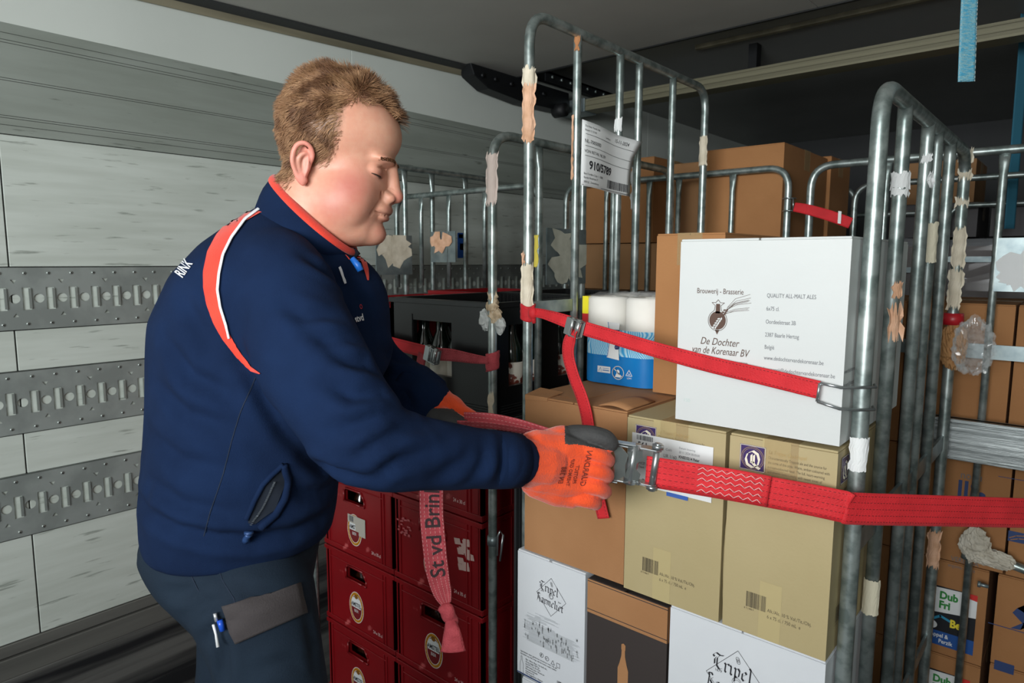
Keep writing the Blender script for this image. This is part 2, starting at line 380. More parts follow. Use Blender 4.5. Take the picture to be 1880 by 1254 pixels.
def cage_base(c, x0, x1, y0, y1):
    b = MB()
    for y in (y0, y1): b.box(x0, x1, y-.012, y+.012, .115, .14)
    for x in (x0, x1): b.box(x-.012, x+.012, y0, y1, .115, .14)
    n = 6
    for k in range(1, n): x = x0+(x1-x0)*k/n; b.box(x-.006, x+.006, y0, y1, .13, .145)
    for k in range(1, 4): y = y0+(y1-y0)*k/4; b.box(x0, x1, y-.012, y+.012, .117, .131)
    adopt(b.build('base', GALVD, bevel=.002), c)
    for x in (x0+.05, x1-.05):
        for y in (y0+.06, y1-.06):
            k = MB(); k.box(x-.03, x+.03, y-.03, y+.03, .107, .115); k.box(x-.02, x-.016, y-.02, y+.02, .04, .107); k.box(x+.016, x+.02, y-.02, y+.02, .04, .107)
            ca = adopt(k.build('caster', GALVD), c)
            k = MB(); k.lathe([(.012, -.013), (.046, -.013), (.05, -.008), (.05, .008), (.046, .013), (.012, .013)], 20, 0, Matrix.Translation((x, y, .05)) @ Matrix.Rotation(math.pi/2, 4, 'Y'))
            adopt(k.build('wheel', mat('black_wheel', '202022', .6)), ca)
def scrap(parent, c, r, z0, z1, m_, seed=0, a0=0., a1=6.28, name='label_remains', rag=.004, nz=None):
    """torn paper stuck round a tube"""
    R = random.Random(seed); nz = nz or max(3, int((z1-z0)/.008)); na = 16; mb = MB(); rows = []
    for i in range(nz+1):
        t = i/nz; row = []
        s0 = a0+R.uniform(0, .5)*(a1-a0 < 6); s1 = a1-R.uniform(0, .5)*(a1-a0 < 6)
        for k in range(na+1):
            an = s0+(s1-s0)*k/na; rr = r+.0009+R.uniform(0, .0006)+(R.uniform(0, rag) if k in (0, na) else 0)
            z = z0+(z1-z0)*t+(R.uniform(-rag, rag)*1.5 if i in (0, nz) else 0)
            row.append((c[0]+math.cos(an)*rr, c[1]+math.sin(an)*rr, z))
        rows.append(row)
    mb.grid(rows, 0, False)
    return adopt(mb.build(name, m_, solid=.0005), parent)

ZT_A, ZT_B, ZT_L = 1.70, 1.683, 1.915
Y0, Y1 = 1.043, 1.816
XA0, XA1, XB0, XB1 = -1.668, -.958, -.861, -.239
YP = [.205, .423, .54, .72, .80]
cageA = thing('roll_cage', 'galvanised roll cage at the left holding the red and black bottle crates', 'roll cage', ((XA0+XA1)/2, (Y0+Y1)/2, 0))
cage_base(cageA, XA0, XA1, Y0, Y1)
fA0 = frame(cageA, (XA0, Y0), (XA0, Y1), 1.728, .0095, [.195, .33, .47, .62, .82], .0085, [(1.02, .03)])
fA1 = frame(cageA, (XA1, Y0), (XA1, Y1), ZT_A, .0098, [.20, .42, .60, .74], .0088, [(1.02, .03), (.37, .03)])
fA2 = frame(cageA, (-1.775, 1.46), (-1.165, 1.46), 1.645, .0085, [.2, .41, .66], .007, [], zbot=1.34, name='rear_frame')
cageB = thing('roll_cage', 'galvanised roll cage in the middle loaded with beer cartons, its left frame taller', 'roll cage', ((XB0+XB1)/2, (Y0+Y1)/2, 0))
cage_base(cageB, XB0, XB1, Y0, Y1)
fB0 = frame(cageB, (XB0, Y0), (XB0, Y1), ZT_L, .0105, [.206, .423, .534, .752], .009, [(1.335, .026)], name='side_frame', flare=False)
fB1 = frame(cageB, (XB1, Y0), (XB1, Y1), ZT_B, .0118, [.19, .43, .545, .735], .0108, [(1.012, .035), (.525, .028)], name='side_frame', flare=False)
c = MB(); c.box(XB0-.003, XB0+.003, Y0+.01, Y1-.01, 1.005, 1.035); adopt(c.build('cross_bar', GALVD), fB0)
Y2 = 1.94
cageM = thing('roll_cage', 'galvanised roll cage standing crosswise behind the middle cage, tall brown cartons inside', 'roll cage', (-1.05, 2.25, 0))
cage_base(cageM, -1.43, -.665, Y2, 2.62)
fM = frame(cageM, (-1.43, Y2), (-.665, Y2), 1.70, .0098, [.22, .43, .565, .79], .008, [(1.30, .03)], name='end_frame')
frame(cageM, (-1.43, 2.62), (-.665, 2.62), 1.70, .0098, [.3, .5, .7], .008, [(1.30, .03)], name='end_frame')
cageC = thing('roll_cage', 'galvanised roll cage at the right behind the load bar, holding stacked brown cartons', 'roll cage', (-.22, 2.25, 0))
cage_base(cageC, -.605, .16, Y2, 2.50)
fC = frame(cageC, (-.605, Y2), (.16, Y2), 1.697, .0102, [.24, .556, .80], .0085, [(1.218, .035)], name='end_frame')
fC2 = frame(cageC, (-.635, 2.50), (.14, 2.50), 1.695, .0098, [.16, .52, .76], .008, [(1.30, .03)], name='end_frame')
cageD = thing('roll_cage', 'farthest galvanised roll cage in the dark at the right, holding the film-wrapped stack', 'roll cage', (-.3, 3.3, 0))
cage_base(cageD, -.72, .1, 2.9, 3.5)
fD = frame(cageD, (-.80, 2.9), (-.46, 2.9), 1.62, .009, [.5], .007, [(1.4, .02)], name='end_frame')
frame(cageD, (-.42, 2.9), (.1, 2.9), 1.64, .009, [.28, .62], .007, [(1.44, .02)], name='end_frame')

# torn label remains on the tubes
def px_scrap(parent, col, r, x, ya, yb, m_, seed, a0=3.2, a1=6.28, **k):
    zt = EYE.z+ray(x, ya).z*((col[1])/ray(x, ya).y); zb = EYE.z+ray(x, yb).z*((col[1])/ray(x, yb).y)
    return scrap(parent, col, r, zb, zt, m_, seed, a0, a1, **k)
LP, RP, AP = (XB0, Y0), (XB1, Y0), (XA1, Y0)
px_scrap(fB0, LP, .0105, 972, 125, 160, PEEL, 1, 3.3, 6.9); px_scrap(fB0, LP, .0105, 972, 158, 262, PEELO, 2, 3.5, 6.6)
px_scrap(fB0, LP, .0105, 968, 485, 570, PEEL, 3, 3.6, 6.6); px_scrap(fB0, LP, .0105, 968, 465, 484, PEELO, 4, 3.6, 5.0)
px_scrap(fA1, AP, .0098, 906, 282, 375, mat('pale_pink_label', 'E6D5CC', .8), 5, 3.4, 6.6, name='paper_label')
px_scrap(fA1, AP, .0098, 906, 720, 760, PEEL, 7, 4.4, 5.8)
px_scrap(fB1, RP, .0118, 1567, 800, 860, WHITEP, 8, 3.7, 6.4, name='paper_label', rag=.001)
PB = lambda t, x=XB1: (x, Y0+(Y1-Y0)*t)
def ps(par, X, t, r, x, ya, yb, m_, seed, a0=3.0, a1=6.4, **k):
    k.setdefault('rag', .002)
    c = PB(t, X); za = on(x, ya, 'X', X).z; zb = on(x, yb, 'X', X).z
    return scrap(par, c, r, zb, za, m_, seed, a0, a1, **k)
ps(fB1, XB1, .19, .0108, 1650, 315, 345, WHITEP, 9, 3, 6.6); ps(fB1, XB1, .19, .0108, 1650, 345, 360, WHITEP, 10, 2.6, 7)
ps(fB1, XB1, .19, .0108, 1640, 518, 545, PEELO, 11, 4.6, 6.6); ps(fB1, XB1, .19, .0108, 1632, 570, 612, PEELO, 12, 4.6, 6.9, rag=.01)
ps(fB1, XB1, .19, .0108, 1600, 1064, 1120, mat('cream_label', 'DDD6BE', .8), 13, 3.2, 6.6, rag=.001, name='paper_label')
ps(fB1, XB1, .43, .0108, 1700, 285, 300, WHITEP, 14, 4.2, 5.8); ps(fB1, XB1, .43, .0108, 1705, 325, 345, WHITEP, 15, 5, 6.6, rag=.006)
ps(fB1, XB1, .545, .0108, 1712, 410, 482, mat('cream_label', 'DDD6BE', .8), 16, 3.6, 6.6, rag=.0015, name='paper_label')
for q, (ya, yb) in enumerate(((268, 290), (308, 325), (365, 380), (420, 490), (495, 560))):
    ps(fB1, XB1, 1., .0118, 1765, ya, yb, PEEL, 20+q, 3.4+.3*(q % 2), 6.2, rag=.005)
ps(fB1, XB1, 1., .0118, 1722, 965, 1020, PEELO, 27, 3.4, 6.2, rag=.004)
ps(fB0, XB0, .423, .009, 1137, 218, 242, WHITEP, 30, 3.8, 6.2); ps(fB0, XB0, 1., .0105, 1275, 245, 300, PEEL, 31, 3.4, 6.2)
ps(fB0, XB0, .206, .009, 1062, 70, 95, mat('rust_patch', 'B07A50', .9), 32, 4.6, 5.8, name='rust_patch')
ps(fA1, XA1, .74, .0088, 1222, 295, 392, WHITEP, 33, 3.4, 6.4, rag=.006)
ps(fB0, XB0, .206, .009, 1057, 212, 330, PEELO, 34, 3.6, 4.9, name='paper_label', rag=.001)
ps(fA1, XA1, .20, .0088, 998, 432, 490, mat('yellow_label', 'E8D45A', .8), 35, 3.8, 5.4, name='paper_label', rag=.001)
# crumpled tape wad on the tube between the two cages
def wad(parent, pts, m_, name, seed, thin=.0):
    R = random.Random(seed); mb = MB()
    for (c, rx, rz) in pts:
        rows = []
        for i in range(9):
            ph = math.pi*i/8; row = []
            for k in range(14):
                an = 2*math.pi*k/14; q = R.uniform(.68, 1.18)
                row.append((c[0]+math.cos(an)*math.sin(ph)*rx*q, c[1]+math.sin(an)*math.sin(ph)*rx*q*.7, c[2]+math.cos(ph)*rz*q))
            rows.append(row)
        mb.grid(rows, 0, False, True)
    return adopt(mb.build(name, m_), parent)
zA = lambda y: on(905, y, 'Y', Y0).z
wad(fA1, [((XA1, Y0, zA(545)), .013, .018), ((XA1+.001, Y0, zA(562)), .016, .018), ((XA1+.006, Y0, zA(580)), .018, .02)], mat('crumpled_beige_tape', 'C9B79C', .8, 0, 'A08A6C', 80, bump=.8, bscale=120), 'crumpled_tape', 3)
FILM = mat('crumpled_clear_film', 'E4E8E6', .25, 0, 'B9BFBC', 90, bump=1., bscale=90, alpha=.62, spec=.8)
wad(fA1, [((XA1-.018, Y0-.005, zA(588)), .016, .022), ((XA1+.022, Y0, zA(597)), .014, .018)], FILM, 'crumpled_film', 5)
# steel label plates
def plate(parent, cx, u, z0, z1, y_off, name='label_plate', m_=None):
    mb = MB(); a, b = Vector((*cx, 0)), Vector((*u, 0)); d = (b-a).normalized(); nn = d.cross(Vector((0, 0, 1)))*.0015
    vs = [p+s_*nn+Vector((0, 0, z)) for s_ in (-1, 1) for p in (a, b) for z in (z0, z1)]
    mb.add(vs, [(0, 2, 3, 1), (4, 5, 7, 6), (0, 1, 5, 4), (2, 6, 7, 3), (0, 4, 6, 2), (1, 3, 7, 5)])
    o = adopt(mb.build(name, m_ or GALVD), parent)
    return o
def torn(parent, origin, u, v, w_, h_, m_, seed, n=4, name='label_remains'):
    R = random.Random(seed); F = Face(origin, u, v, .0022)
    for i in range(n):
        cx, cy = R.uniform(.25, .75)*w_, R.uniform(.2, .8)*h_; pts = []
        for k in range(11):
            an = 2*math.pi*k/11; q = R.uniform(.35, 1.)
            pts.append((min(w_, max(0, cx+math.cos(an)*w_*.38*q)), min(h_, max(0, cy+math.sin(an)*h_*.36*q))))
        F.shape(flat_shape(pts), 0, 0, 0, e=i*.0003)
    return F.build(name, m_, parent)
pz0, pz1 = on(685, 505, 'X', XA0+.012).z, on(685, 430, 'X', XA0+.012).z
ya, yb = on(690, 470, 'X', XA0+.012).y, on(756, 470, 'X', XA0+.012).y
pl = plate(fA0, (XA0+.012, ya), (XA0+.012, yb), pz0, pz1, 0); torn(pl, (XA0+.012, ya, pz0), (0, 1, 0), (0, 0, 1), yb-ya, pz1-pz0, PEEL, 3, 6)
pl = plate(fA2, (-1.60, 1.455), (-1.49, 1.455), 1.425, 1.52, 0); torn(pl, (-1.60, 1.453, 1.425), (1, 0, 0), (0, 0, 1), .11, .095, PEELO, 5, 3)
xa = XA1+.011
ya, yb = on(1003, 460, 'X', xa).y, on(1075, 460, 'X', xa).y; z0_, z1_ = on(1003, 523, 'X', xa).z, on(1003, 418, 'X', xa).z
pl = plate(fA1, (xa, ya), (xa, yb), z0_, z1_, 0); torn(pl, (xa, ya, z0_), (0, 1, 0), (0, 0, 1), yb-ya, z1_-z0_, mat('grey_label_paper', 'BFC0B2', .8, 0, 'A9AA9C', 30), 8, 8)
p0 = on(1832, 437, 'Y', Y2-.014); p1 = on(1880, 535, 'Y', Y2-.014)
pl = plate(fC, (p0.x, Y2-.014), (p1.x+.06, Y2-.014), on(1832, 535, 'Y', Y2-.014).z, p0.z, 0)
torn(pl, (p0.x, Y2-.014, on(1832, 535, 'Y', Y2-.014).z), (1, 0, 0), (0, 0, 1), p1.x+.06-p0.x, p0.z-p1.z, WHITEP, 11, 7)
# big paper shipping label wrapped on the tall frame
def shipping_label():
    X = XB0+.0125
    pix = {(0, 0): (1066, 340), (1, 0): (1155, 361), (0, 1): (1069, 219), (1, 1): (1170, 262)}
    c = {k: on(*v, 'X', X+(.012 if k == (1, 1) else 0)) for k, v in pix.items()}
    def pt(a, b, e=0.):
        p = (c[0, 0]*(1-a)+c[1, 0]*a)*(1-b)+(c[0, 1]*(1-a)+c[1, 1]*a)*b
        p.x += .004*math.sin(a*7)+e+.012*max(0, b-.7)*max(0, a-.6)*8
        p.y -= .018*math.sin(math.pi*b)*max(0, a-.55)*1.6
        return p
    mb = MB(); mb.grid([[pt(i/12, j/10) for i in range(13)] for j in range(11)], 0)
    o = adopt(mb.build('shipping_label', WHITEP, solid=.0003), fB0)
    o['label'] = 'creased white shipping label printed with 910/5789'
    ink = MB()
    def pr(vs, fs): ink.add([pt(min(max(a, 0), 1), min(max(b, 0), 1), .0008) for a, b in vs], fs)
    def tx(s, x, y, h, sx=.75, **k):
        vs, fs = text2d(s, 1, **k); pr([(x+a*h*sx, y+b*h*.9) for a, b, _ in vs], fs)
    for y, y2 in ((.80, .80), (.62, .62), (.47, .47)):
        pts = [(i/20, y) for i in range(1, 20)]
        pr([(a, y+d) for d in (0, .007) for a, _ in pts], [(i, i+1, i+20, i+19) for i in range(18)])
    tx('910/5789', .12, .28, .20, .62, bold=.03); tx('VON RETAIL NL BV', .04, .52, .075, .6); tx('NL-7005000', .04, .67, .09, .6)
    tx('Bon 5 orders Copy 1 - 10000', .04, .18, .05, .6); tx('Ronde Hendrikse 37', .04, .12, .05, .6); tx('5854 JC  Zwanenburg', .04, .055, .05, .6)
    tx('De Heer Fonds Hal', .04, .91, .05, .6); tx('Boxtel 15 33130', .04, .85, .045, .6); tx('15-11-2024', .6, .86, .095, .55, bold=.01); tx('Laaddatum', .40, .85, .04, .6)
    R = random.Random(2); x = .52
    while x < .95: w_ = R.choice((.006, .01, .016)); pr([(x, .06), (x+w_, .06), (x+w_, .20), (x, .20)], [(0, 1, 2, 3)]); x += w_+R.choice((.006, .01))
    pr([(.02, .015), (.98, .015), (.98, .022), (.02, .022)], [(0, 1, 2, 3)])
    adopt(ink.build('printed_text', INK), o)
shipping_label()
# blue notice on the wall behind
F = Face((WX+.001, 1.80, 1.44), (0, 1, 0), (0, 0, 1), .001); F.rect(0, 0, .055, .095); F.rect(.006, .075, .049, .09, 1); F.rect(.012, .03, .043, .055, 1)
tag(F.build('wall_sticker', [mat('blue_sticker', '1F4E9A', .5), mat('pale_blue', '9FB6D6', .5)]), 'small blue sticker on the left wall behind the far cages', 'sticker')
# ------------------------------------------------------------------ cartons
def carton(label, x0, x1, y0, y1, z0, z1, m_=None, rz=0., group=None, name='cardboard_box', gap='y', tape=True, open_=0., edge=None, bulge=0., cat='box', flaps=True, seed=0):
    m_ = m_ or KRAFT; cx, cy = (x0+x1)/2, (y0+y1)/2; a, b, h = (x1-x0)/2, (y1-y0)/2, z1-z0
    t = thing(name, label, cat, (cx, cy, z0), rz, group)
    R = random.Random(seed+int(x0*1000)); mb = MB(); n = 6; top = h-(.004 if flaps else 0)
    def skin(fn, mi=0):
        rows = [[fn(i/n, j/n) for i in range(n+1)] for j in range(n+1)]; mb.grid(rows, mi, False)
    bl = lambda u, v: bulge*math.sin(math.pi*u)*math.sin(math.pi*v)
    skin(lambda u, v: (-a+2*a*u, -b, top*v)); skin(lambda u, v: (a-2*a*u, b, top*v))
    skin(lambda u, v: (a+bl(u, v), -b+2*b*u, top*v)); skin(lambda u, v: (-a-bl(u, v), b-2*b*u, top*v))
    skin(lambda u, v: (-a+2*a*u, b-2*b*v, 0)); skin(lambda u, v: (-a+2*a*u, -b+2*b*v, top))
    body = mb.build('box_body', m_, t, bevel=0)
    if flaps:
        g = .0012+open_
        for s_ in (-1, 1):
            f = MB()
            if gap == 'x': c0, c1 = (g, a-.0005) if s_ > 0 else (-a+.0005, -g); f.box(c0, c1, -b+.0005, b-.0005, h-.004, h-.0002)
            else: c0, c1 = (g, b-.0005) if s_ > 0 else (-b+.0005, -g); f.box(-a+.0005, a-.0005, c0, c1, h-.004, h-.0002)
            f.build('flap', m_, t, bevel=.0015, seg=2)
        if tape:
            f = MB(); w_ = .025
            if gap == 'x':
                f.box(-w_, w_, -b-.0006, b+.0006, h, h+.0005); f.box(-w_, w_, -b-.0008, -b-.0003, h-.06, h+.0005)
            else:
                f.box(-a-.0006, a+.0006, -w_, w_, h, h+.0005); f.box(a+.0003, a+.0008, -w_, w_, h-.06, h+.0005)
            f.build('parcel_tape', TAPE, t)
    return t
def ffront(x0, y0, z0, lift=.0008): return Face((x0, y0, z0), (1, 0, 0), (0, 0, 1), lift, .924)
def fside(x1, y0, z0, lift=.0008): return Face((x1, y0, z0), (0, 1, 0), (0, 0, 1), lift, .924)

ZB = .147
# --- middle cage, three rows on a hidden bottom row
for x0, x1, c_ in ((-.835, -.655, 'left'), (-.645, -.455, 'middle'), (-.445, -.256, 'right')):
    carton('white carton in the %s of the lowest layer of the middle cage' % c_, x0, x1, 1.0, 1.40, ZB, 0.5707, WBOX2, tape=False)
# karmeliet cartons (second layer)
GL = {  # simple blackletter strokes on a unit em: lists of polylines
 'T': [[(.02, .72), (.12, .80), (.30, .74), (.48, .80)], [(.30, .74), (.18, .55), (.20, .15), (.34, .02), (.46, .10)], [(.02, .72), (-.04, .62), (.04, .56)], [(.08, .20), (.06, .45), (.14, .6)]],
 'K': [[(.10, .80), (.16, .70), (.14, .15), (.04, .0)], [(.10, .80), (.26, .84), (.34, .74)], [(.14, .40), (.30, .52), (.36, .62)], [(.22, .42), (.36, .24), (.44, .02), (.52, .08)]],
 'r': [[(.04, .48), (.10, .42), (.10, .08), (.16, .02)], [(.10, .42), (.22, .50), (.28, .44)]],
 'i': [[(.04, .48), (.10, .42), (.10, .08), (.17, .02)], [(.10, .64), (.13, .67)]],
 'p': [[(.04, .48), (.10, .42), (.10, -.22)], [(.10, .42), (.22, .50), (.30, .40), (.28, .10), (.18, .02), (.10, .08)]],
 'e': [[(.28, .14), (.18, .02), (.08, .10), (.08, .38), (.20, .50), (.28, .40), (.10, .24)]],
 'l': [[(.04, .78), (.11, .70), (.11, .08), (.18, .02)]],
 'a': [[(.06, .44), (.18, .50), (.26, .42), (.26, .08), (.33, .02)], [(.26, .30), (.10, .22), (.08, .08), (.18, .02), (.26, .12)]],
 'm': [[(.04, .48), (.09, .42), (.09, .04)], [(.09, .42), (.20, .50), (.25, .42), (.25, .04)], [(.25, .42), (.36, .50), (.41, .42), (.41, .08), (.47, .02)]],
 't': [[(.10, .62), (.10, .08), (.20, .02)], [(.02, .46), (.22, .46)]],
 'Q': [[(.40, .80), (.16, .66), (.08, .40), (.16, .14), (.40, .02), (.64, .14), (.70, .42), (.62, .68), (.40, .80)], [(.36, .30), (.56, .10), (.74, .0)], [(.34, .62), (.34, .24)], [(.46, .62), (.46, .24)]],
 's': [[(.26, .44), (.14, .50), (.07, .38), (.26, .20), (.22, .06), (.06, .04)]],
}
ADV = {'T': .52, 'K': .50, 'r': .28, 'i': .22, 'p': .36, 'e': .34, 'l': .22, 'a': .36, 'm': .52, 't': .24, 'Q': .8, 's': .32}
def black(F, word, x, y, size, mi=0, rot=0., nib=.085, sx=1.):
    cx = 0
    c, s_ = math.cos(rot), math.sin(rot)
    for ch in word:
        g = [[((px_*sx+cx)*c-py*s_, (px_*sx+cx)*s_+py*c) for px_, py in st] for st in GL[ch]]
        F.pen(g, x, y, size, mi, nib=nib); cx += ADV[ch]*sx
    return F
def karmeliet_print(F, W_, H_, big=1.):
    u = big; cx, cy = W_*.5, H_*.72; r = .036*u
    F.line([(cx, cy+r*1.25), (cx+r*1.15, cy), (cx, cy-r*1.25), (cx-r*1.15, cy)], .0008, 0, 0, True)
    black(F, 'Tripel', cx-.033*u, cy+.010*u, .027*u, 0, -.08, .10)
    black(F, 'Karmeliet', cx-.042*u, cy-.020*u, .025*u, 0, -.08, .10)
    F.ring(cx, cy+.002, .006*u, .0006, 0); F.ring(cx+.001, cy+.001, .004*u, .0005, 0)
    for k in range(3): F.ring(cx+.001*k, cy+.034*u-.003*k, .0022*u, .0006, 0)
    F.text('1679', cx-.03*u, cy+.006*u, .005*u, 0); F.text('Bier', cx+.02*u, cy-.006*u, .005*u, 0)
def karmeliet_small(F, W_, H_):
    R = random.Random(5)
    for k in range(42):     # pale engraving of a town
        y = H_*(.30+.25*k/42); x = W_*(.08+.1*R.random()); x2 = W_*(.92-.12*R.random()); y0 = y+.012*math.sin(k)
        if k > 26: x = W_*(.1+.35*R.random()); x2 = x+W_*.25*R.random()+.02
        F.rect(x, y, x2, y+.0009+.0006*R.random(), 1)
    for k in range(60):
        x = W_*(.1+.78*R.random()); y = H_*(.30+.17*R.random()); F.rect(x, y, x+.0015+.002*R.random(), y+.004+.008*R.random(), 1)
    F.ring(W_*.37, H_*.235, .0048, .0009, 0); F.text('f', W_*.36, H_*.225, .008, 0, bold=.0004)
    F.ring(W_*.45, H_*.228, .0048, .0009, 0); F.text('33', W_*.43, H_*.222, .005, 0)
    F.line([(W_*.51, H_*.205), (W_*.535, H_*.235), (W_*.56, H_*.205)], .0009, 0, 0, True); F.line([(W_*.59, H_*.2), (W_*.635, H_*.2), (W_*.635, H_*.232), (W_*.59, H_*.232)], .0009, 0, 0, True)
    F.text('Ingredienten: water, gerstemout, tarwemout, haver, hop, gist', W_*.05, H_*.185, .0052, 0, sx=.80); F.text('Ingredients: eau, malt d orge, malt de froment, avoine, houblon', W_*.05, H_*.165, .0052, 0, sx=.76)
    for k, s_ in enumerate(('Bier / Biere / Beer / Vol. 8,4% Alc.', 'Gross weight: 9,07 kg', '6x 0,75 L / 6x 25,4 fl.oz', 'Gebrouwen door / Brasse par', 'Brouwerij Bosteels', 'Kerkstraat 96', '9255 Buggenhout - Belgium')):
        F.text(s_, W_*.13, H_*(.135-.019*k), .0055, 0, sx=.8)
    F.line([(W_*.045, H_*.01), (W_*.045, H_*.09), (W_*.06, H_*.12), (W_*.06, H_*.15), (W_*.075, H_*.15), (W_*.075, H_*.12), (W_*.095, H_*.09), (W_*.095, H_*.01)], .0007, 0, 0, True)
    F.barcode(W_*.60, H_*.012, W_*.3, H_*.085, 4, 0)
k1 = carton('white beer carton with diamond logo and bottle text, left in the middle cage', -0.8485, -0.681, 1.0, 1.298, 0.5753, 0.8451, WBOX2, rz=0, tape=False, gap='x', open_=.002)
F = ffront(-0.8485, 1.0, 0.5753); karmeliet_print(F, .188, .292, .95); karmeliet_small(F, .188, .292); F.rect(0, .001, .188, .004, 2); F.build('printed_text', [INK, GREYINK, BLUEINK], k1)
k2 = carton('wide white beer carton with diamond logo below the tan cartons, right', -0.5045, -0.2535, 1.0, 1.298, 0.5753, 0.8451, WBOX2, tape=False, gap='x')
F = ffront(-0.5045, 1.0, 0.5753); karmeliet_print(F, .26, .292*.92, 1.35); F.build('printed_text', [INK, GREYINK], k2)
F = fside(-0.2535, 1.0, 0.5753); karmeliet_small(F, .29, .292); F.build('printed_text', [GREYINK, GREYINK], k2)
hb = carton('black carton with kraft top band and bottle silhouette, between the white cartons', -0.6754, -0.5091, 1.0, 1.298, 0.5753, 0.8386, mat('black_printed_cardboard', '3B3432', .55, bump=.08, bscale=200), tape=False, gap='x', open_=.003)
F = ffront(-0.6754, 1.0, 0.5753); w_ = .180
F.rect(0, .213, w_, .285, 0); F.rect(0, .279, w_, .2805, 1, e=.0003); F.rect(0, .284, w_, .285, 1, e=.0003); F.rect(0, .2195, w_, .221, 1, e=.0003)
pts = [(-.0115, 0), (.0115, 0), (.012, .052), (.008, .064), (.0042, .08), (.0036, .092), (.0046, .094), (.0046, .104), (0, .107), (-.0046, .104), (-.0046, .094), (-.0036, .092), (-.0042, .08), (-.008, .064), (-.012, .052)]
F.shape(flat_shape(pts), .087, .070, 0)
F.text('Honey &', .045, .055, .011, 0, shear=.3, sx=.9); F.text('Blond', .055, .042, .011, 0, shear=.3, sx=.9)
F.build('printed_band', [KRAFT, INK], hb)
F = fside(-0.5091, 1.0, 0.5753); F.rect(0, .213, .29, .285, 0); F.build('printed_band', [KRAFT], hb)

# third layer: kraft carton and two tan cartons
br = carton('large plain kraft carton under the toilet paper in the middle cage', -0.8334, -0.6006, 1.003, 1.418, 0.8479, 1.1676, KRAFT, gap='x', tape=False, seed=2)
f = MB(); f.box(-.10, -.01, -.180, -.178, .3198, .3205); f.build('perforation_line', EDGE, br)
f = MB(); f.add([(-.1164, -.2076, .319), (-.06, -.2076, .320), (-.06, -.16, .324), (-.1164, -.16, .326), (-.1162, -.2082, .310), (-.06, -.2082, .314)], [(0, 1, 2, 3), (4, 5, 1, 0)]); f.build('lifted_flap', KRAFT, br, solid=.002)
f = MB(); f.grid([[(.054+.060*i/8, -.205+.10*j/4, .3215+.009*math.sin(math.pi*i/8)*math.sin(math.pi*(j+1)/6)) for i in range(9)] for j in range(5)]); f.build('lifted_flap', KRAFT, br, solid=.002)
GOLDTX = mat('pale_gold_text', 'B59A63', .6); TANTX = mat('dark_olive_text', '5E5542', .7); PURP = mat('purple_print', '3D2A63', .5); CREAM = mat('cream_print', 'EDE6D2', .6); STRIPT = mat('tan_parcel_tape', 'B9A97D', .3)
def quadrupel(F, W_, H_):
    s_ = .043; x0, y0 = .018, H_-.058
    F.rect(x0, y0, x0+s_, y0+s_, 0); F.line([(x0+.001, y0+.001), (x0+s_-.001, y0+.001), (x0+s_-.001, y0+s_-.001), (x0+.001, y0+s_-.001)], .0008, 1, .0002, True)
    F.ring(x0+s_/2, y0+s_/2, .019, .0007, 5, .0003); F.ring(x0+s_/2, y0+s_/2, .0165, .0005, 5, .0003)
    for st in (GL['Q'],): F.pen(st, x0+.0075, y0+.005, .036, 1, .0004, nib=.13)
    tx = x0+s_+.004
    F.text('La Trappe Quadrupel', tx, H_-.024, .0095, 5, shear=.25, sx=.72)
    for k, t in enumerate(('Characteristically Trappist ale and the source for', 'the name of this style. Warm, amber-coloured with', 'a cream-coloured head. The full, heart-warming', 'and intense taste is malty with sweet tones of', 'dates and caramel.')):
        F.text(t, tx, H_-.0325-.0078*k, .0065, 2, sx=.70)
    F.text('Store in a cool and dark place, in upright position.', x0, H_-.073, .0072, 3, sx=.86, bold=.00015)
    F.barcode(.040, .048, .033, .027, 7, 3); F.text('8 711406 9', .037, .043, .0045, 2, sx=.8)
    F.text('Alk./Alc. 10 % Vol./Tit./Obj.', .076, .050, .0085, 2, sx=.74); F.text('6 x 75 cl. / 750 mL  e', .076, .039, .0085, 2, sx=.74)
    F.rect(.062, 0, .098, .10, 4, -.0004); F.rect(.055, H_-.05, .10, H_, 4, -.0004)
T1 = carton('tan abbey beer carton with a white shipping label behind the ratchet', -0.5955, -0.4176, 0.996, 1.318, 0.8479, 1.1648, TAN, gap='x', bulge=.0)
F = ffront(-0.5955, 0.996, 0.8479, .0008); quadrupel(F, .19, .343); F.build('printed_text', [PURP, CREAM, GREYINK if 0 else TANTX, TANTX, STRIPT, GOLDTX], T1)
F = Face((-0.5955, 0.996, 0.8479), (1, 0, 0), (0, 0, 1), .0022, .924)   # shipping label
F.rect(.012, .213, .172, .312, 0)
F.barcode(.022, .300, .034, .009, 5, 1, .0003); F.text('561', .024, .284, .018, 1, e=.0003, sx=.8, bold=.0003); F.text('Slijk', .018, .262, .012, 1, e=.0003, sx=.8); F.text('Noord 27', .018, .254, .007, 1, e=.0003, sx=.8); F.text('Mylo Sterk', .018, .247, .006, 1, e=.0003, sx=.8)
F.text('Colli:', .082, .290, .006, 2, e=.0003); F.text('Datum levering', .108, .298, .005, 2, e=.0003); F.text('20 11 2024 00:00:00', .108, .290, .006, 2, e=.0003, sx=.8); F.text('LIR 1160', .078, .277, .009, 1, e=.0003, sx=.8); F.text('KNSD3214 Patar', .108, .281, .007, 1, e=.0003, sx=.8, bold=.0002)
F.text('2893757', .048, .219, .017, 1, e=.0003, sx=.95, bold=.0005); F.disc(.038, .2225, .0045, mi=1, e=.0003)
F.rect(.086, .206, .128, .2135, 3, e=.0001)
lb = F.build('shipping_label', [WHITEP, INK, MIDINK, mat('blue_tape', '3E63B0', .5)], T1); lb['label'] = 'white shipping label reading 561 and 2893757'
T2 = carton('tan abbey beer carton with purple Q emblem beside the right frame', -0.4107, -0.2535, 0.996, 1.318, 0.8479, 1.1648, TAN, gap='x', bulge=.0)
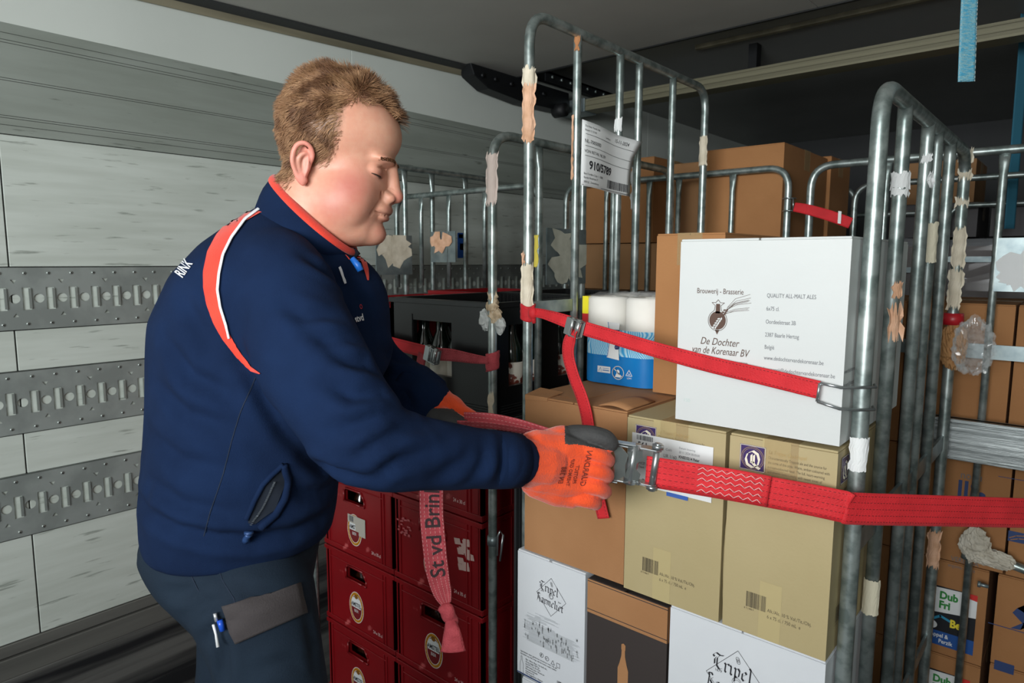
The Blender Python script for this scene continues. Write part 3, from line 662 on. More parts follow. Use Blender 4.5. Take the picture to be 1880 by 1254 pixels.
F = ffront(-0.4107, 0.996, 0.8479, .0008); quadrupel(F, .176, .343); F.build('printed_text', [PURP, CREAM, TANTX, TANTX, STRIPT, GOLDTX], T2)
F = fside(-0.2535, 0.996, 0.8479, .001); quadrupel(F, .3, .343); F.build('printed_text', [PURP, CREAM, TANTX, TANTX, STRIPT, GOLDTX], T2)
f = MB(); f.grid([[(-.4108-.0055*j*math.sin(math.pi*min(1, i/7)), .9965+.004*j, .850+.310*i/10) for j in (0, 1)] for i in range(11)]); adopt(f.build('buckled_edge', TAN, solid=.001), T2)

# top layer
DW, DH = .274, .318
wb = carton('large white brewery carton with brown logo under the upper red strap', -0.5064, -0.2535, 0.998, 1.358, 1.1713, 1.4651, WBOX, gap='x', tape=False)
F = ffront(-0.5064, 0.998, 1.1713)
F.text('Brouwerij - Brasserie', .074, .226, .0128, 0, align='CENTER', sx=.74)
cx, cy = .072, .187
med = [(cx+math.cos(a)*.0165, cy-.006+math.sin(a)*.0175) for a in [math.radians(d) for d in range(-245, 66, 10)]]
neck = [(cx+.006, cy+.012), (cx+.005, cy+.019), (cx+.011, cy+.024), (cx+.004, cy+.024), (cx, cy+.029), (cx-.004, cy+.024), (cx-.011, cy+.024), (cx-.005, cy+.019), (cx-.006, cy+.012)]
F.line(med+neck, .0008, 0, 0, True)
F.disc(cx, cy-.006, .0145, .0155, 0); F.poly([(cx-.004, cy+.006), (cx+.004, cy+.006), (cx+.0035, cy+.022), (cx-.0035, cy+.022)], 0); F.poly([(cx-.004, cy-.022), (cx+.004, cy-.022), (cx, cy-.030)], 0)
for k in range(9):
    t = k/8; x = cx-.005+.019*t; y = cy-.018+.030*t
    for s_ in (-1, 1): F.disc(x+s_*.0022, y, .0026, .0013, 2 if t < .62 else 0, .0003, 10, .75+s_*.5)
for k in range(9):
    a = .42+.05*k*(1 if k % 2 else .7)+.2*math.sin(k*5); x = cx+.010+.0008*k; y = cy+.004+.0016*k
    F.line([(x, y), (x+.02*math.cos(a), y+.02*math.sin(a)), (x+.043*math.cos(a*.6), y+.040*math.sin(a*.72))], .0005, 0, .0001)
F.text('De Dochter', .076, .139, .0175, 0, align='CENTER', shear=.3, sx=.78); F.text('van de Korenaar BV', .077, .1235, .0175, 0, align='CENTER', shear=.3, sx=.70)
F.text('Eigen bijzondere mensen', .092, .110, .0085, 0, align='CENTER', shear=.3, sx=.8)
for k, (s_, y) in enumerate((('QUALITY ALL-MALT ALES', .223), ('6x75 cl.', .202), ('Oordeelstraat 3B', .181), ('2387 Baarle Hertog', .160), ('België', .140), ('www.dedochtervandekorenaar.be', .1225), ('brouwerij@dedochtervandekorenaar.be', .104))):
    F.text(s_, .153, y, .0095, 1, sx=.70)
F.text('150', .014, .034, .009, 3)
F.build('printed_text', [BROWNINK, MIDINK, WBOX, mat('faint_stamp', 'C3D2CE', .7)], wb)
F = fside(-0.2535, 0.998, 1.1713); F.text('www.dedochtervandekorenaar.be', .0, .112, .0095, 0, sx=.79); F.text('brouwerij@dedochtervandekorenaar.be', -.02+.02, .091, .0095, 0, sx=.72); F.build('printed_text', [MIDINK], wb)
b2 = carton('tall kraft carton squeezed between toilet paper and white brewery carton', -0.6486, -0.511, 1.178, 1.468, 1.1713, 1.4827, KRAFT2, gap='x')

# toilet paper pack
tp = thing('toilet_paper_pack', 'film-wrapped toilet paper pack with blue wave print on the kraft carton', 'toilet paper', (-.75, 1.30, 1.169))
TPW = mat('white_tissue_roll', 'F1EEE6', .7, 0, 'E8E4DA', 10, sss=0); TPB = mat('blue_pack_film', '1B7FC6', .25, 0, '1570B6', 6); TPL = mat('light_blue_pack_film', '6DBBE0', .25); TPF = mat('clear_pack_film', 'FFFFFF', .12, alpha=.16, bump=.8, bscale=30)
px0, px1, py0, py1 = -.843, -.657, 1.20, 1.386; rr = .0450
for i, x in enumerate((px0+rr, px1-rr)):
    for j, y in enumerate((py0+rr, py1-rr)):
        for k in range(2):
            mb = MB(); mb.lathe([(.018, .006), (rr-.005, .001), (rr, .006), (rr, .092), (rr-.006, .0975), (.02, .0965), (.018, .085), (.017, .02)], 28, 0, Matrix.Translation((x, y, 1.1705+k*.0925) ) @ Matrix.Diagonal((1, 1, .94, 1)))
            adopt(mb.build('paper_roll', TPW), tp)
def pack_outline(z, infl=0.):
    """rounded, waisted outline of the pack at height z"""
    r = .045+infl; pts = []
    for cx_, cy_, a0 in ((px1-.045, py0+.045, -90), (px1-.045, py1-.045, 0), (px0+.045, py1-.045, 90), (px0+.045, py0+.045, 180)):
        for k in range(9):
            a = math.radians(a0+k*90/8); pts.append(Vector((cx_+math.cos(a)*r, cy_+math.sin(a)*r, z)))
        if a0 in (-90, 90):
            pass
    return pts
def waist(p):
    xm = (px0+px1)/2; d = math.exp(-((p.x-xm)/.012)**2); 
    if p.y < (py0+py1)/2: p.y += .006*d
    return p
def band(z0, z1, m_, name, infl, n=6):
    mb = MB(); rows = []
    for i in range(n+1):
        z = z0+(z1-z0)*i/n; o = pack_outline(z, infl*(1-.0*i)); rows.append(o)
    # subdivide the long front span
    rows2 = []
    for o in rows:
        q = []
        for a, b in zip(o, o[1:]+o[:1]):
            seg = 8 if (a-b).length > .03 else 1
            for s_ in range(seg): q.append(waist(a+(b-a)*s_/seg))
        rows2.append(q)
    mb.grid(rows2, 0, True, True); return adopt(mb.build(name, m_), tp)
band(1.1700, 1.231, TPB, 'blue_film_band', .0012)
f = MB(); f.add([tuple(p) for p in pack_outline(1.1702, .0012)], [tuple(range(36))]); adopt(f.build('film_bottom', TPB), tp)
lbm = bpy.data.materials.new('wave_print_film'); lbm.use_nodes = True; nt = lbm.node_tree; Bn = nt.nodes['Principled BSDF']; Bn.inputs['Roughness'].default_value = .25
tcn = nt.nodes.new('ShaderNodeTexCoord'); wv = nt.nodes.new('ShaderNodeTexWave'); wv.inputs['Scale'].default_value = 62; wv.inputs['Distortion'].default_value = 38.; wv.inputs['Detail'].default_value = 0; wv.inputs['Detail Scale'].default_value = .35
cr_ = nt.nodes.new('ShaderNodeMix'); cr_.data_type = 'RGBA'; cr_.inputs[6].default_value = (*lin('2F9FD8'), 1); cr_.inputs[7].default_value = (*lin('BFE4F2'), 1)
nt.links.new(tcn.outputs['Object'], wv.inputs[0]); nt.links.new(wv.outputs['Fac'], cr_.inputs[0]); nt.links.new(cr_.outputs[2], Bn.inputs['Base Color'])
band(1.231, 1.286, lbm, 'wave_film_band', .0012)
band(1.286, 1.3555, TPF, 'clear_film', .0014)
mb = MB(); R = random.Random(1)
o = pack_outline(1.3555, .0014); c_ = Vector(((px0+px1)/2, (py0+py1)/2, 1.358)); rows = []
for i in range(7):
    t = i/6; rows.append([c_.lerp(p, 1-t)+Vector((0, 0, .006*math.sin(t*9+k*.7)*(0 < i < 6)+R.uniform(-.002, .002)*(i > 0))) for k, p in enumerate(o)])
mb.grid(rows, 0, True, True); adopt(mb.build('crinkled_top_film', TPF), tp)
F = Face((px0, py0+.0002, 1.170), (1, 0, 0), (0, 0, 1), .0026, .95); xm = .094
F.poly([(xm-.018, .060), (xm+.014, .056), (xm+.010, .105), (xm+.014, .138), (xm-.018, .140), (xm-.012, .105)], 0); F.poly([(xm-.017, .062), (xm-.0155, .062), (xm-.010, .105), (xm-.0155, .139), (xm-.017, .139), (xm-.0115, .105)], 1, .0002)
F.text('page', xm+.003, .124, .022, 2, rot=-math.pi/2, e=.0004, bold=.0008, sx=1.1)
F.rect(.052, .0245, .086, .039, 0); F.line([(.055, .027), (.060, .036), (.063, .027)], .0009, 1, .0003); F.rect(.066, .029, .083, .031, 1, .0003); F.rect(.066, .034, .083, .035, 1, .0003)
F.ring(.106, .028, .0145, .0018, 0); F.line([(.095, .037), (.117, .019)], .0018, 0); F.disc(.106, .030, .004, .005, 0); F.poly([(.098, .018), (.114, .018), (.110, .026), (.102, .026)], 0)
F.line([(.126, .024), (.134, .037), (.142, .024)], .0013, 0, 0, True); F.text('04', .131, .0255, .006, 0); F.text('LDPE', .129, .017, .0052, 0)
F.build('printed_marks', [WHITEP, mat('mid_blue_print', '2A6FB0', .4), mat('navy_print', '1F2A66', .5)], tp)
F = Face((px0-.0015, py0+.19, 1.151), (0, -1, 0), (0, 0, 1), .0006); 
f = MB(); f.box(px0-.0025, px0+.012, py0+.012, py0+.03, 1.316, 1.354, 0); f.box(px0-.0025, px0+.012, py0+.012, py0+.03, 1.286, 1.316, 1)
adopt(f.build('side_stripe', [mat('yellow_film', 'EBDD2A', .4), mat('red_film', 'C22A2E', .4)]), tp)

# --- cartons in the cages behind
def place(label, xl, xr, yt, yb_, Y, dy, m_=KRAFT2, z0=None, z1=None, **k):
    """front face between pixel columns xl..xr on the plane y = Y"""
    a = on(xl, yt, 'Y', Y); b = on(xr, yt, 'Y', Y)
    return carton(label, a.x, b.x, Y, Y+dy, z0 if z0 is not None else on(xl, yb_, 'Y', Y).z, z1 if z1 is not None else a.z, m_, **k)
YM = 1.965
for x0, x1, s_ in ((-1.42, -1.19, 'left'), (-1.18, -.94, 'centre'), (-.93, -.68, 'right')):
    for q, (z0, z1, ad) in enumerate(((ZB, .545, 'bottom'), (.547, .945, 'second'), (.947, 1.332, 'third'))):
        carton('plain brown carton, %s %s of the rear crosswise cage' % (ad, s_), x0, x1, YM, YM+.34, z0, z1, KRAFT2)
carton('brown carton low in the rear cage seen beside the grey label plate', -1.42, -1.175, YM, YM+.34, 1.335, 1.488, KRAFTD)
carton('brown carton in the rear cage right of the vertical seam', -1.168, -.937, YM, YM+.34, 1.335, 1.488, KRAFTD)
carton('brown carton topping the left stack of the rear cage', -1.425, -1.10, YM, YM+.30, 1.491, 1.765, KRAFT2)
carton('darker brown carton set back behind the tall frame', -1.095, -.935, YM+.12, YM+.40, 1.491, 1.752, KRAFTD)
carton('tall smooth brown carton at the top of the rear cage, corner towards the aisle', -.928, -.690, YM, YM+.40, 1.335, 1.764, KRAFT2)
F = Face((-1.09, YM+.119, 1.50), (1, 0, 0), (0, 0, 1)); 
lb = Face((-1.06, YM-.001, 1.50), (1, 0, 0), (0, 0, 1)); 
cc = place('narrow kraft carton beside the red strap in the back', 1504, 1527, 288, 500, 2.372, .22, KRAFT2, z0=1.335)
# right cage
YC = 1.985
xR0 = on(1748, 600, 'Y', YC).x; xS = on(1865, 600, 'Y', YC).x
C0, C1, C2 = -.585, xS, .15
def crow(z0, z1, xs, labels, y=YC, d=.36, ms=None):
    out = []
    for i, l in enumerate(labels): out.append(carton(l, xs[i]+.003, xs[i+1]-.003, y, y+d, z0, z1, (ms or [KRAFT2]*9)[i]))
    return out
zc = lambda y_, Y=YC, x=1760: on(x, y_, 'Y', Y).z
z5, z4, z3 = zc(556), zc(838), zc(1035)
crow(z4+.015, z5, [C0, -.36, C1, C2], ['brown carton behind the middle cage frame, top of the right cage', 'brown carton above the load bar behind the crumpled bag', 'brown carton at the right edge above the load bar'])
r2 = crow(z3+.003, z4+.012, [C0, -.36, on(1858, 900, 'Y', YC).x, C2], ['brown carton with navy lettering hidden by the frame bars', 'brown carton with navy blackletter print below the load bar', 'brown carton with a small blue square mark below the load bar'])
ox = on(1708, 1000, 'Y', YC-.001)
F = Face((on(1748, 1000, 'Y', YC).x, YC, zc(930)), (1, 0, 0), (0, 0, 1)); F.text('llis', 0, 0, .10, 0, bold=.002, sx=.6); F.text('nonu', .005, .075, .028, 1, sx=.8); F.text('VERENSA', 0, -.145, .018, 1, sx=.8); F.text('anguma, belges', -.005, -.162, .012, 1, sx=.8); F.build('printed_text', [BLUEINK, MIDINK], r2[1])
p_ = on(1850, 992, 'Y', YC); F = Face((p_.x, YC, p_.z), (1, 0, 0), (0, 0, 1)); F.rect(0, 0, .036, .026, 0); F.line([(.003, .008), (.015, .016), (.033, .02)], .002, 1, .0003); F.line([(.006, .004), (.02, .01), (.033, .012)], .002, 1, .0003); F.rect(-.03, .155, .10, .1565, 0); F.build('printed_mark', [BLUEINK, KRAFT2], r2[2])
z2 = zc(1222, YC, 1790)
dz = crow(z2+.003, z3, [C0, -.36, on(1815, 1100, 'Y', YC).x], ['plain carton low behind the frame bars in the right cage', 'syrup carton with green, yellow and blue fruit label below the load bar'])
dl = on(1712, 1180, 'Y', YC); dr = on(1757, 1180, 'Y', YC); dh = on(1725, 1075, 'Y', YC).z-dl.z
GREEN = mat('green_print', '2E8B3C', .5); NAVY = mat('navy_label', '1E4F94', .5); YEL = mat('yellow_print', 'F0DC3C', .5); BLK = mat('near_black_print', '16181E', .5); REDP = mat('red_print', 'D2302C', .5)
def dubbel(F, w_, h):
    F.rect(0, 0, w_, h, 1); F.rect(0, 0, w_, h*.24, 2, .0002); F.poly([(w_*.15, h*.55), (w_, h*.62), (w_, h), (w_*.1, h*.97)], 0, .0003)
    F.line([(0, h*.35), (w_*.3, h*.5), (w_*.5, h*.45)], .006, 5, .0003); F.disc(w_*.12, h*.33, w_*.13, h*.07, 0, .0004)
    F.text('Dub', w_*.25, h*.80, h*.17, 3, e=.0006, bold=.0012, sx=.85); F.text('Fri', w_*.25, h*.64, h*.17, 3, e=.0006, bold=.0012, sx=.85); F.text('Be', w_*.50, h*.36, h*.18, 4, e=.0006, bold=.0012, sx=.8)
    F.text('Appel &', w_*.12, h*.14, h*.095, 0, e=.0006, sx=.8, bold=.0003); F.text('Perzik', w_*.30, h*.045, h*.095, 0, e=.0006, sx=.8, bold=.0003)
    F.poly([(w_*.7, h*.93), (w_, h*.90), (w_, h), (w_*.75, h)], 6, .0007)
LM = [WHITEP, BLK, NAVY, GREEN, YEL, mat('teal_print', '2F8FB4', .5), REDP]
F = Face((dl.x-.02, YC, dl.z), (1, 0, 0), (0, 0, 1)); dubbel(F, dr.x-dl.x+.055, dh); F.build('fruit_label', LM, dz[1])
dz2 = crow(ZB, z2, [C0, -.36, on(1815, 1100, 'Y', YC).x], ['lowest plain carton behind the frame bars in the right cage', 'lowest syrup carton with the top of a fruit label showing'])
F = Face((dl.x-.02, YC, z2-.045-dh), (1, 0, 0), (0, 0, 1)); dubbel(F, dr.x-dl.x+.055, dh); F.build('fruit_label', LM, dz2[1])
rb = crow(zc(1225, YC, 1850), z3, [on(1826, 1100, 'Y', YC).x, C2], ['brown carton with large navy letter at the right edge, low'])
F = Face((on(1862, 1130, 'Y', YC).x, YC, zc(1150, YC, 1862)), (1, 0, 0), (0, 0, 1)); F.pen(GL['s'], 0, 0, .12, 0, nib=.28); F.rect(-.05, -.01, .15, -.008, 0); F.rect(-.03, -.125, .01, -.10, 0); F.build('printed_text', [BLUEINK], rb[0])
carton('lowest brown carton at the right edge with a frayed top', on(1826, 1100, 'Y', YC).x+.003, C2-.003, YC, YC+.36, ZB, zc(1225, YC, 1850)-.003, KRAFT2)
# wrapped stack far back
ws = thing('wrapped_stack', 'dark stack of cartons wrapped in glossy clear film at the far right', 'wrapped stack', (-.30, 3.2, ZB))
mb = MB()
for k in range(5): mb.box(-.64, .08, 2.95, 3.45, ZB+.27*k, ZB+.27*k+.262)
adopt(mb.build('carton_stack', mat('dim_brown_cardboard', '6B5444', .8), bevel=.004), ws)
R = random.Random(9); rows = []
for i in range(60):
    z = ZB+.009+1.36*i/59; o = []
    for k in range(40):
        t = k/40*4; s_ = int(t); q = t-s_
        p = [(-.645+.73*q, 2.944), (.085, 2.944+.512*q), (.085-.73*q, 3.456), (-.645, 3.456-.512*q)][s_]
        o.append((p[0]+R.uniform(-.002, .004), p[1]+R.uniform(-.006, .001), z+R.uniform(-.006, .006)))
    rows.append(o)
mb = MB(); mb.grid(rows, 0, False, True); adopt(mb.build('stretch_film', mat('grey_stretch_film', 'C9CDD2', .12, alpha=.35, spec=.9)), ws)
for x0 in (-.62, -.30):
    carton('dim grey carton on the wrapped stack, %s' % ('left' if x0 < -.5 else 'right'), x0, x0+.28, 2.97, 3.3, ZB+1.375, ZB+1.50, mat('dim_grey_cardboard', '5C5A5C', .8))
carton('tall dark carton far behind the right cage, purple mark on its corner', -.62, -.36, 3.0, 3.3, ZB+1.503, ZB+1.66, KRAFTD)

# ------------------------------------------------------------------ bottle crates
CRED = mat('red_crate_plastic', '8C1219', .34, 0, '7C0F16', 5, col3='C0595A', scale3=16, lo3=.66, hi3=.74, spec=.5); CBLK = mat('black_crate_plastic', '1B1C1E', .28, 0, '141516', 6)
CR_RIM = mat('worn_red_plastic', 'B5222A', .4, 0, 'C4575A', 30)
def oval_label(F, cx, cy, s_=1., top='AMSTEL', sub='BIER'):
    rx, ry = .033*s_, .046*s_
    F.disc(cx, cy, rx, ry, 1, 0, 40); F.disc(cx, cy, rx*.955, ry*.965, 0, .0002, 40); F.disc(cx, cy, rx*.76, ry*.80, 1, .0004, 40); F.disc(cx, cy, rx*.72, ry*.77, 2, .0005, 40)
    F.poly([(cx-rx*.62, cy-.001), (cx+rx*.62, cy-.001), (cx+rx*.70, cy+.012), (cx+rx*.5, cy+ry*.56), (cx, cy+ry*.75), (cx-rx*.5, cy+ry*.56), (cx-rx*.70, cy+.012)], 1, .0006)
    F.text(top, cx, cy+.003, .0165*s_, 3, e=.0009, align='CENTER', sx=.80, bold=.0004); F.text(sub, cx, cy-.014*s_, .012*s_, 1, e=.0009, align='CENTER', sx=.85)
    F.disc(cx, cy+ry*.70, rx*.24, ry*.15, 4, .0009, 12)
    for k in range(26):
        a = 2*math.pi*k/26+.12
        if abs(math.sin(a)) < .99: F.rect(cx+rx*.85*math.cos(a)-.0012, cy+ry*.88*math.sin(a)-.0016, cx+rx*.85*math.cos(a)+.0012, cy+ry*.88*math.sin(a)+.0016, 4, .0006)
LAB = [mat('amber_label_ring', 'C98A1E', .5), WHITEP, mat('maroon_label', '7A1E22', .5), INK, mat('dark_gold', '8A5A14', .5)]
def crate(x0, y0, z0, label, M_=None, ov=True, W_=.312, D_=.40, H_=.229, face=True, side_open=False, group='red bottle crates', name='bottle_crate', txt=True):
    M_ = M_ or CRED
    t = thing(name, label, 'crate', (x0, y0, z0), 0, group)
    T = .012; hw = .046; hz0, hz1 = H_*.66, H_*.83; hx = W_*.46
    if M_ is CBLK: holes = [[(W_*.24, H_*.34), (W_*.62, H_*.34), (W_*.62, H_*.80), (W_*.24, H_*.80)]]
    else: holes = [[(hx-hw, hz0), (hx+hw*.62, hz0-.0), (hx+hw*1.05, hz0), (hx+hw*1.05, hz0+.018), (hx+hw*.72, hz1), (hx-hw*.8, hz1), (hx-hw, hz1-.008)]]
    body = MB()
    o_ = [(0, 0), (W_, 0), (W_, H_-.004), (0, H_-.004)]
    vs, fs = flat_shape(o_, holes, T/2)
    body.add([(a, T/2+c, b) for a, b, c in vs], fs); body.add([(a, D_-T/2+c, b) for a, b, c in vs], fs)
    sh = [[(D_*.12, H_*.30), (D_*.42, H_*.30), (D_*.42, H_*.80), (D_*.12, H_*.80)], [(D_*.58, H_*.30), (D_*.88, H_*.30), (D_*.88, H_*.80), (D_*.58, H_*.80)]] if side_open else []
    vs, fs = flat_shape([(0, 0), (D_, 0), (D_, H_-.004), (0, H_-.004)], sh, T/2)
    body.add([(T/2+c, a, b) for a, b, c in vs], fs); body.add([(W_-T/2+c, a, b) for a, b, c in vs], fs)
    body.box(T, W_-T, T, D_-T, .004, .010)
    for k in range(1, 4 if M_ is CRED else 1): body.box(T, W_-T, D_*k/4-.0015, D_*k/4+.0015, .01, H_*.45)
    t_o = adopt(body.build('crate_body', M_), t); t_o.matrix_parent_inverse = Matrix.Identity(4)
    rim = MB()
    for z_, hh, e in ((H_-.016, .012, .004), (0, .014, .0035)):
        rim.box(-e, W_+e, -e, .0, z_, z_+hh); rim.box(-e, W_+e, D_, D_+e, z_, z_+hh); rim.box(-e, 0, 0, D_, z_, z_+hh); rim.box(W_, W_+e, 0, D_, z_, z_+hh)
    if M_ is CRED:
        for x in (.004, .020, W_-.050, W_-.038, W_-.008): rim.box(x, x+.004, -.0035, .0, .014, H_-.016)
        for y in (.02, .10, .2, .3, D_-.024): rim.box(W_, W_+.0035, y, y+.004, .014, H_-.016)
        rim.box(.02, W_-.038, -.003, 0, H_-.034, H_-.031)
    else:
        for k in range(4): rim.box(W_*.3, W_*.98, -.0015, 0, .022+k*.006, .0235+k*.006)
        for k in range(4): rim.box(W_, W_+.0015, .02, D_-.02, .022+k*.006, .0235+k*.006)
        for k in range(22): rim.box(.02+k*W_/24, .023+k*W_/24, D_-T-.002, D_-T, H_*.6, H_-.01)
        rim.box(W_*.22, W_*.235, -.002, 0, H_*.3, H_*.85)
    q = rim.build('rim_and_ribs', M_, None, bevel=.001, seg=1); q.parent = t
    if M_ is CRED:
        lip = MB(); rp = [(a, 0) for a in ()]
        pts = holes[0]; n = len(pts)
        for i in range(n):
            a, b = pts[i], pts[(i+1) % n]; lip.tube([(a[0], -.001, a[1]), (b[0], -.001, b[1])], .003, 6)
        q = lip.build('handle_lip', M_); q.parent = t
    if ov:
        F = Face((0, 0, 0), (1, 0, 0), (0, 0, 1), .001); oval_label(F, W_*.46, H_*.33)
        q = F.mb.build('oval_label', LAB); q.parent = t
    if txt:
        F = Face((0, 0, 0), (1, 0, 0), (0, 0, 1), .001); F.text('24 x 30 cl', W_*.70, .028, .013, 0, sx=.78); q = F.mb.build('printed_text', [mat('pale_red_white_print', 'E9C9C6', .6)]); q.parent = t
    return t
GL_BR = mat('brown_bottle_glass', '2A1208', .12, 0, spec=.8); GL_GR = mat('dark_green_bottle_glass', '0E1A12', .1, 0, spec=.8); CAPR = mat('red_gold_crown_cap', 'B02A22', .35, .3, 'C8963C', 60)
def bottle(x, y, z, label, capm, glass=GL_BR, H_=.205, green=False, lab=None, group=None):
    t = thing('beer_bottle', label, 'bottle', (x, y, z), 0, group)
    b = MB(); r = .029; b.lathe([(.02, 0), (r, .004), (r, H_*.55), (r*.85, H_*.63), (.0135, H_*.74), (.012, H_*.95), (.0135, H_*.955), (.0135, H_*.97)], 16); q = b.build('glass', glass); q.parent = t
    b = MB(); b.lathe([(.0155, H_*.955), (.0155, H_*.975), (.013, H_*.995), (.004, H_)], 14); q = b.build('crown_cap', capm); q.parent = t
    b = MB(); b.lathe([(r+.0004, H_*.15), (r+.0004, H_*.48)], 16); q = b.build('paper_label', lab or mat('gold_bottle_label', 'C9A04A', .5)); q.parent = t
    if green: b = MB(); b.lathe([(.0128, H_*.70), (.0126, H_*.93)], 14); q = b.build('neck_foil', mat('lime_neck_foil', '9FB43A', .35, .2)); q.parent = t
    return t
XL1, XR1 = -1.652, -1.330
LV = [.147, .376, .605, .834]
nm = ['bottom', 'second', 'third', 'fourth']
crates = []
for k, z in enumerate(LV):
    ex = ['lowest red beer crate of the left stack in the left cage', 'red beer crate with oval label, second from the bottom of the left stack', 'red beer crate with a white sticker over its oval label, left stack', 'red beer crate of the left stack just above the waist of the worker'][k]
    c = crate(XL1, 1.072, z, ex); crates.append(c)
    ex = ['lowest red beer crate of the right stack in the left cage', 'red beer crate behind the knotted end of the printed strap', 'red beer crate with peeled white paper, behind the printed strap', 'red beer crate directly under the black crates'][k]
    c2 = crate(XR1, 1.072, z, ex, ov=k < 3); crates.append(c2)
    for (cx_, wh) in ((XL1, 'left'), (XR1, 'right')):
        if k == 3 and wh == 'right': continue
        for j in range(2):
            bottle(cx_+.105+j*.068, 1.072+.052, z+.012, 'brown beer bottle with red and gold cap in a red crate handle opening', CAPR, group='capped bottles behind the red crate handles', H_=.198)
q = MB(); F = Face((0, 0, 0), (1, 0, 0), (0, 0, 1), .0026); F.rect(.115, .095, .195, .118, 0); F.rect(.165, .065, .195, .10, 0, .0001); F.barcode(.122, .099, .02, .016, 3, 1, .0003); F.rect(.15, .075, .168, .112, 0, .0002); o = F.mb.build('sticker', [mat('dirty_white_sticker', 'B9B3A8', .7), MIDINK]); o.parent = crates[4]
F = Face((0, 0, 0), (1, 0, 0), (0, 0, 1), .0026); R = random.Random(3)
for k in range(16):
    a, b = .225+R.random()*.045, .09+R.random()*.075; F.poly([(a, b), (a+.02, b+.004), (a+.016, b+.018), (a-.004, b+.015)], 0, k*.00004)
for k in range(30):
    a, b = .005+R.random()*.055, .12+R.random()*.045; F.poly([(a, b), (a+.009, b+.001), (a+.007, b+.005), (a-.001, b+.004)], 1, k*.00002)
o = F.mb.build('peeled_sticker', [mat('pinkish_sticker_remains', 'C9A8A0', .8), mat('faded_pink_print', 'B4595C', .7)]); o.parent = crates[5]
crates.append(crate(XL1, 1.072, 1.065, 'upper red crate of the left stack, half hidden behind the shoulder', ov=False, H_=.262, D_=.395, txt=False))
crates.append(crate(XL1-.001, 1.492, 1.065, 'red crate behind the upper left crate, its ribbed rim showing', ov=False, H_=.272, D_=.3, txt=False))
crate(XL1-.001, 1.492, .835, 'hidden lower red crate at the back of the left stack', ov=False, txt=False, D_=.3)
for k, z in enumerate(LV): 
    if k < 3: crate(XL1-.001, 1.492, z, 'red crate at the back of the left stack, level %s' % nm[k], ov=False, txt=False, D_=.3)
bc = crate(XR1-.002, 1.072, 1.065, 'black beer crate at the top front of the left cage with dark bottles', CBLK, ov=False, W_=.352, H_=.278, side_open=True, group='black bottle crates', txt=False)
bc2 = crate(XR1-.002, 1.492, 1.065, 'black beer crate behind the front black crate', CBLK, ov=False, W_=.352, H_=.278, D_=.315, side_open=True, group='black bottle crates', txt=False)
for k, z in enumerate(LV): crate(XR1, 1.492, z, 'red crate at the back of the right stack, level %s' % nm[k], ov=False, txt=False, D_=.315)
WL = mat('white_bottle_label', 'E4DFD2', .6)
for i, (x, y) in enumerate([(XR1+.072+.062*i, 1.072+.045) for i in range(3)]+[(XR1+.075+.062*i, 1.072+.112) for i in range(3)]):
    bottle(x, y, 1.078, 'dark beer bottle with %s neck in the front of the black crate' % ('a lime green' if i % 2 else 'a plain dark'), mat('dark_cap', '2B2B2C', .3, .5), GL_GR, .245, green=i % 2 == 1, lab=WL, group='dark bottles in the black crate')
for i in range(9):
    if i in (0, 5): continue
    bottle(XR1+.303, 1.120+.062*i+(.055 if i > 4 else 0), 1.078, 'dark bottle with white label along the right side of the black crates', mat('dark_cap', '2B2B2C', .3, .5), GL_GR, .245, lab=mat('brown_white_label', '7A3A2C', .5, 0, 'E6E0D4', 22, lo=.5, hi=.52), group='dark bottles along the crate side')
# ------------------------------------------------------------------ the worker
RD = Vector((math.cos(YAW), math.sin(YAW), 0)); FD = Vector((-math.sin(YAW), math.cos(YAW), 0)); ZD = Vector((0, 0, 1))
def new_mesh(name, vs, fs, mats, parent=None, smooth=True, mi=None):
    me = bpy.data.meshes.new(name); me.from_pydata([tuple(v) for v in vs], [], fs)
    for m_ in mats: me.materials.append(m_)
    if smooth: me.polygons.foreach_set('use_smooth', [True]*len(me.polygons))
    if mi is not None: me.polygons.foreach_set('material_index', mi)
    me.update(); o = bpy.data.objects.new(name, me); COL.objects.link(o)
    return adopt(o, parent) if parent else o
def fuse(mb, voxel, smooth=4, fac=.5, sub=0):
    """melt overlapping closed shapes into one continuous surface; returns vertex array and faces"""
    o = mb.build('t', [GALV]); md = o.modifiers.new('r', 'REMESH'); md.mode = 'VOXEL'; md.voxel_size = voxel
    if smooth: s_ = o.modifiers.new('s', 'SMOOTH'); s_.factor = fac; s_.iterations = smooth
    bpy.context.view_layer.update()
    ev = o.evaluated_get(bpy.context.evaluated_depsgraph_get()); me = ev.to_mesh()
    vs = np.empty(len(me.vertices)*3); me.vertices.foreach_get('co', vs); vs = vs.reshape(-1, 3)
    fs = [tuple(p.vertices) for p in me.polygons]
    ev.to_mesh_clear(); me2 = o.data; bpy.data.objects.remove(o); bpy.data.meshes.remove(me2)
    return vs, fs
def ring(mb_rows, c, u, v, a, b, n=32, p=2.3):
    row = []
    for k in range(n):
        t = 2*math.pi*k/n; ct, st = math.cos(t), math.sin(t)
        row.append(c+u*(a*math.copysign(abs(ct)**(2/p), ct))+v*(b*math.copysign(abs(st)**(2/p), st)))
    mb_rows.append(row)
def loft(mb, rows):
    n = len(rows[0]); vs = [p for r in rows for p in r]
    fs = [(i*n+k, i*n+(k+1) % n, (i+1)*n+(k+1) % n, (i+1)*n+k) for i in range(len(rows)-1) for k in range(n)]
    fs += [tuple(range(n))[::-1], tuple((len(rows)-1)*n+k for k in range(n))]
    mb.add(vs, fs, 0, True)
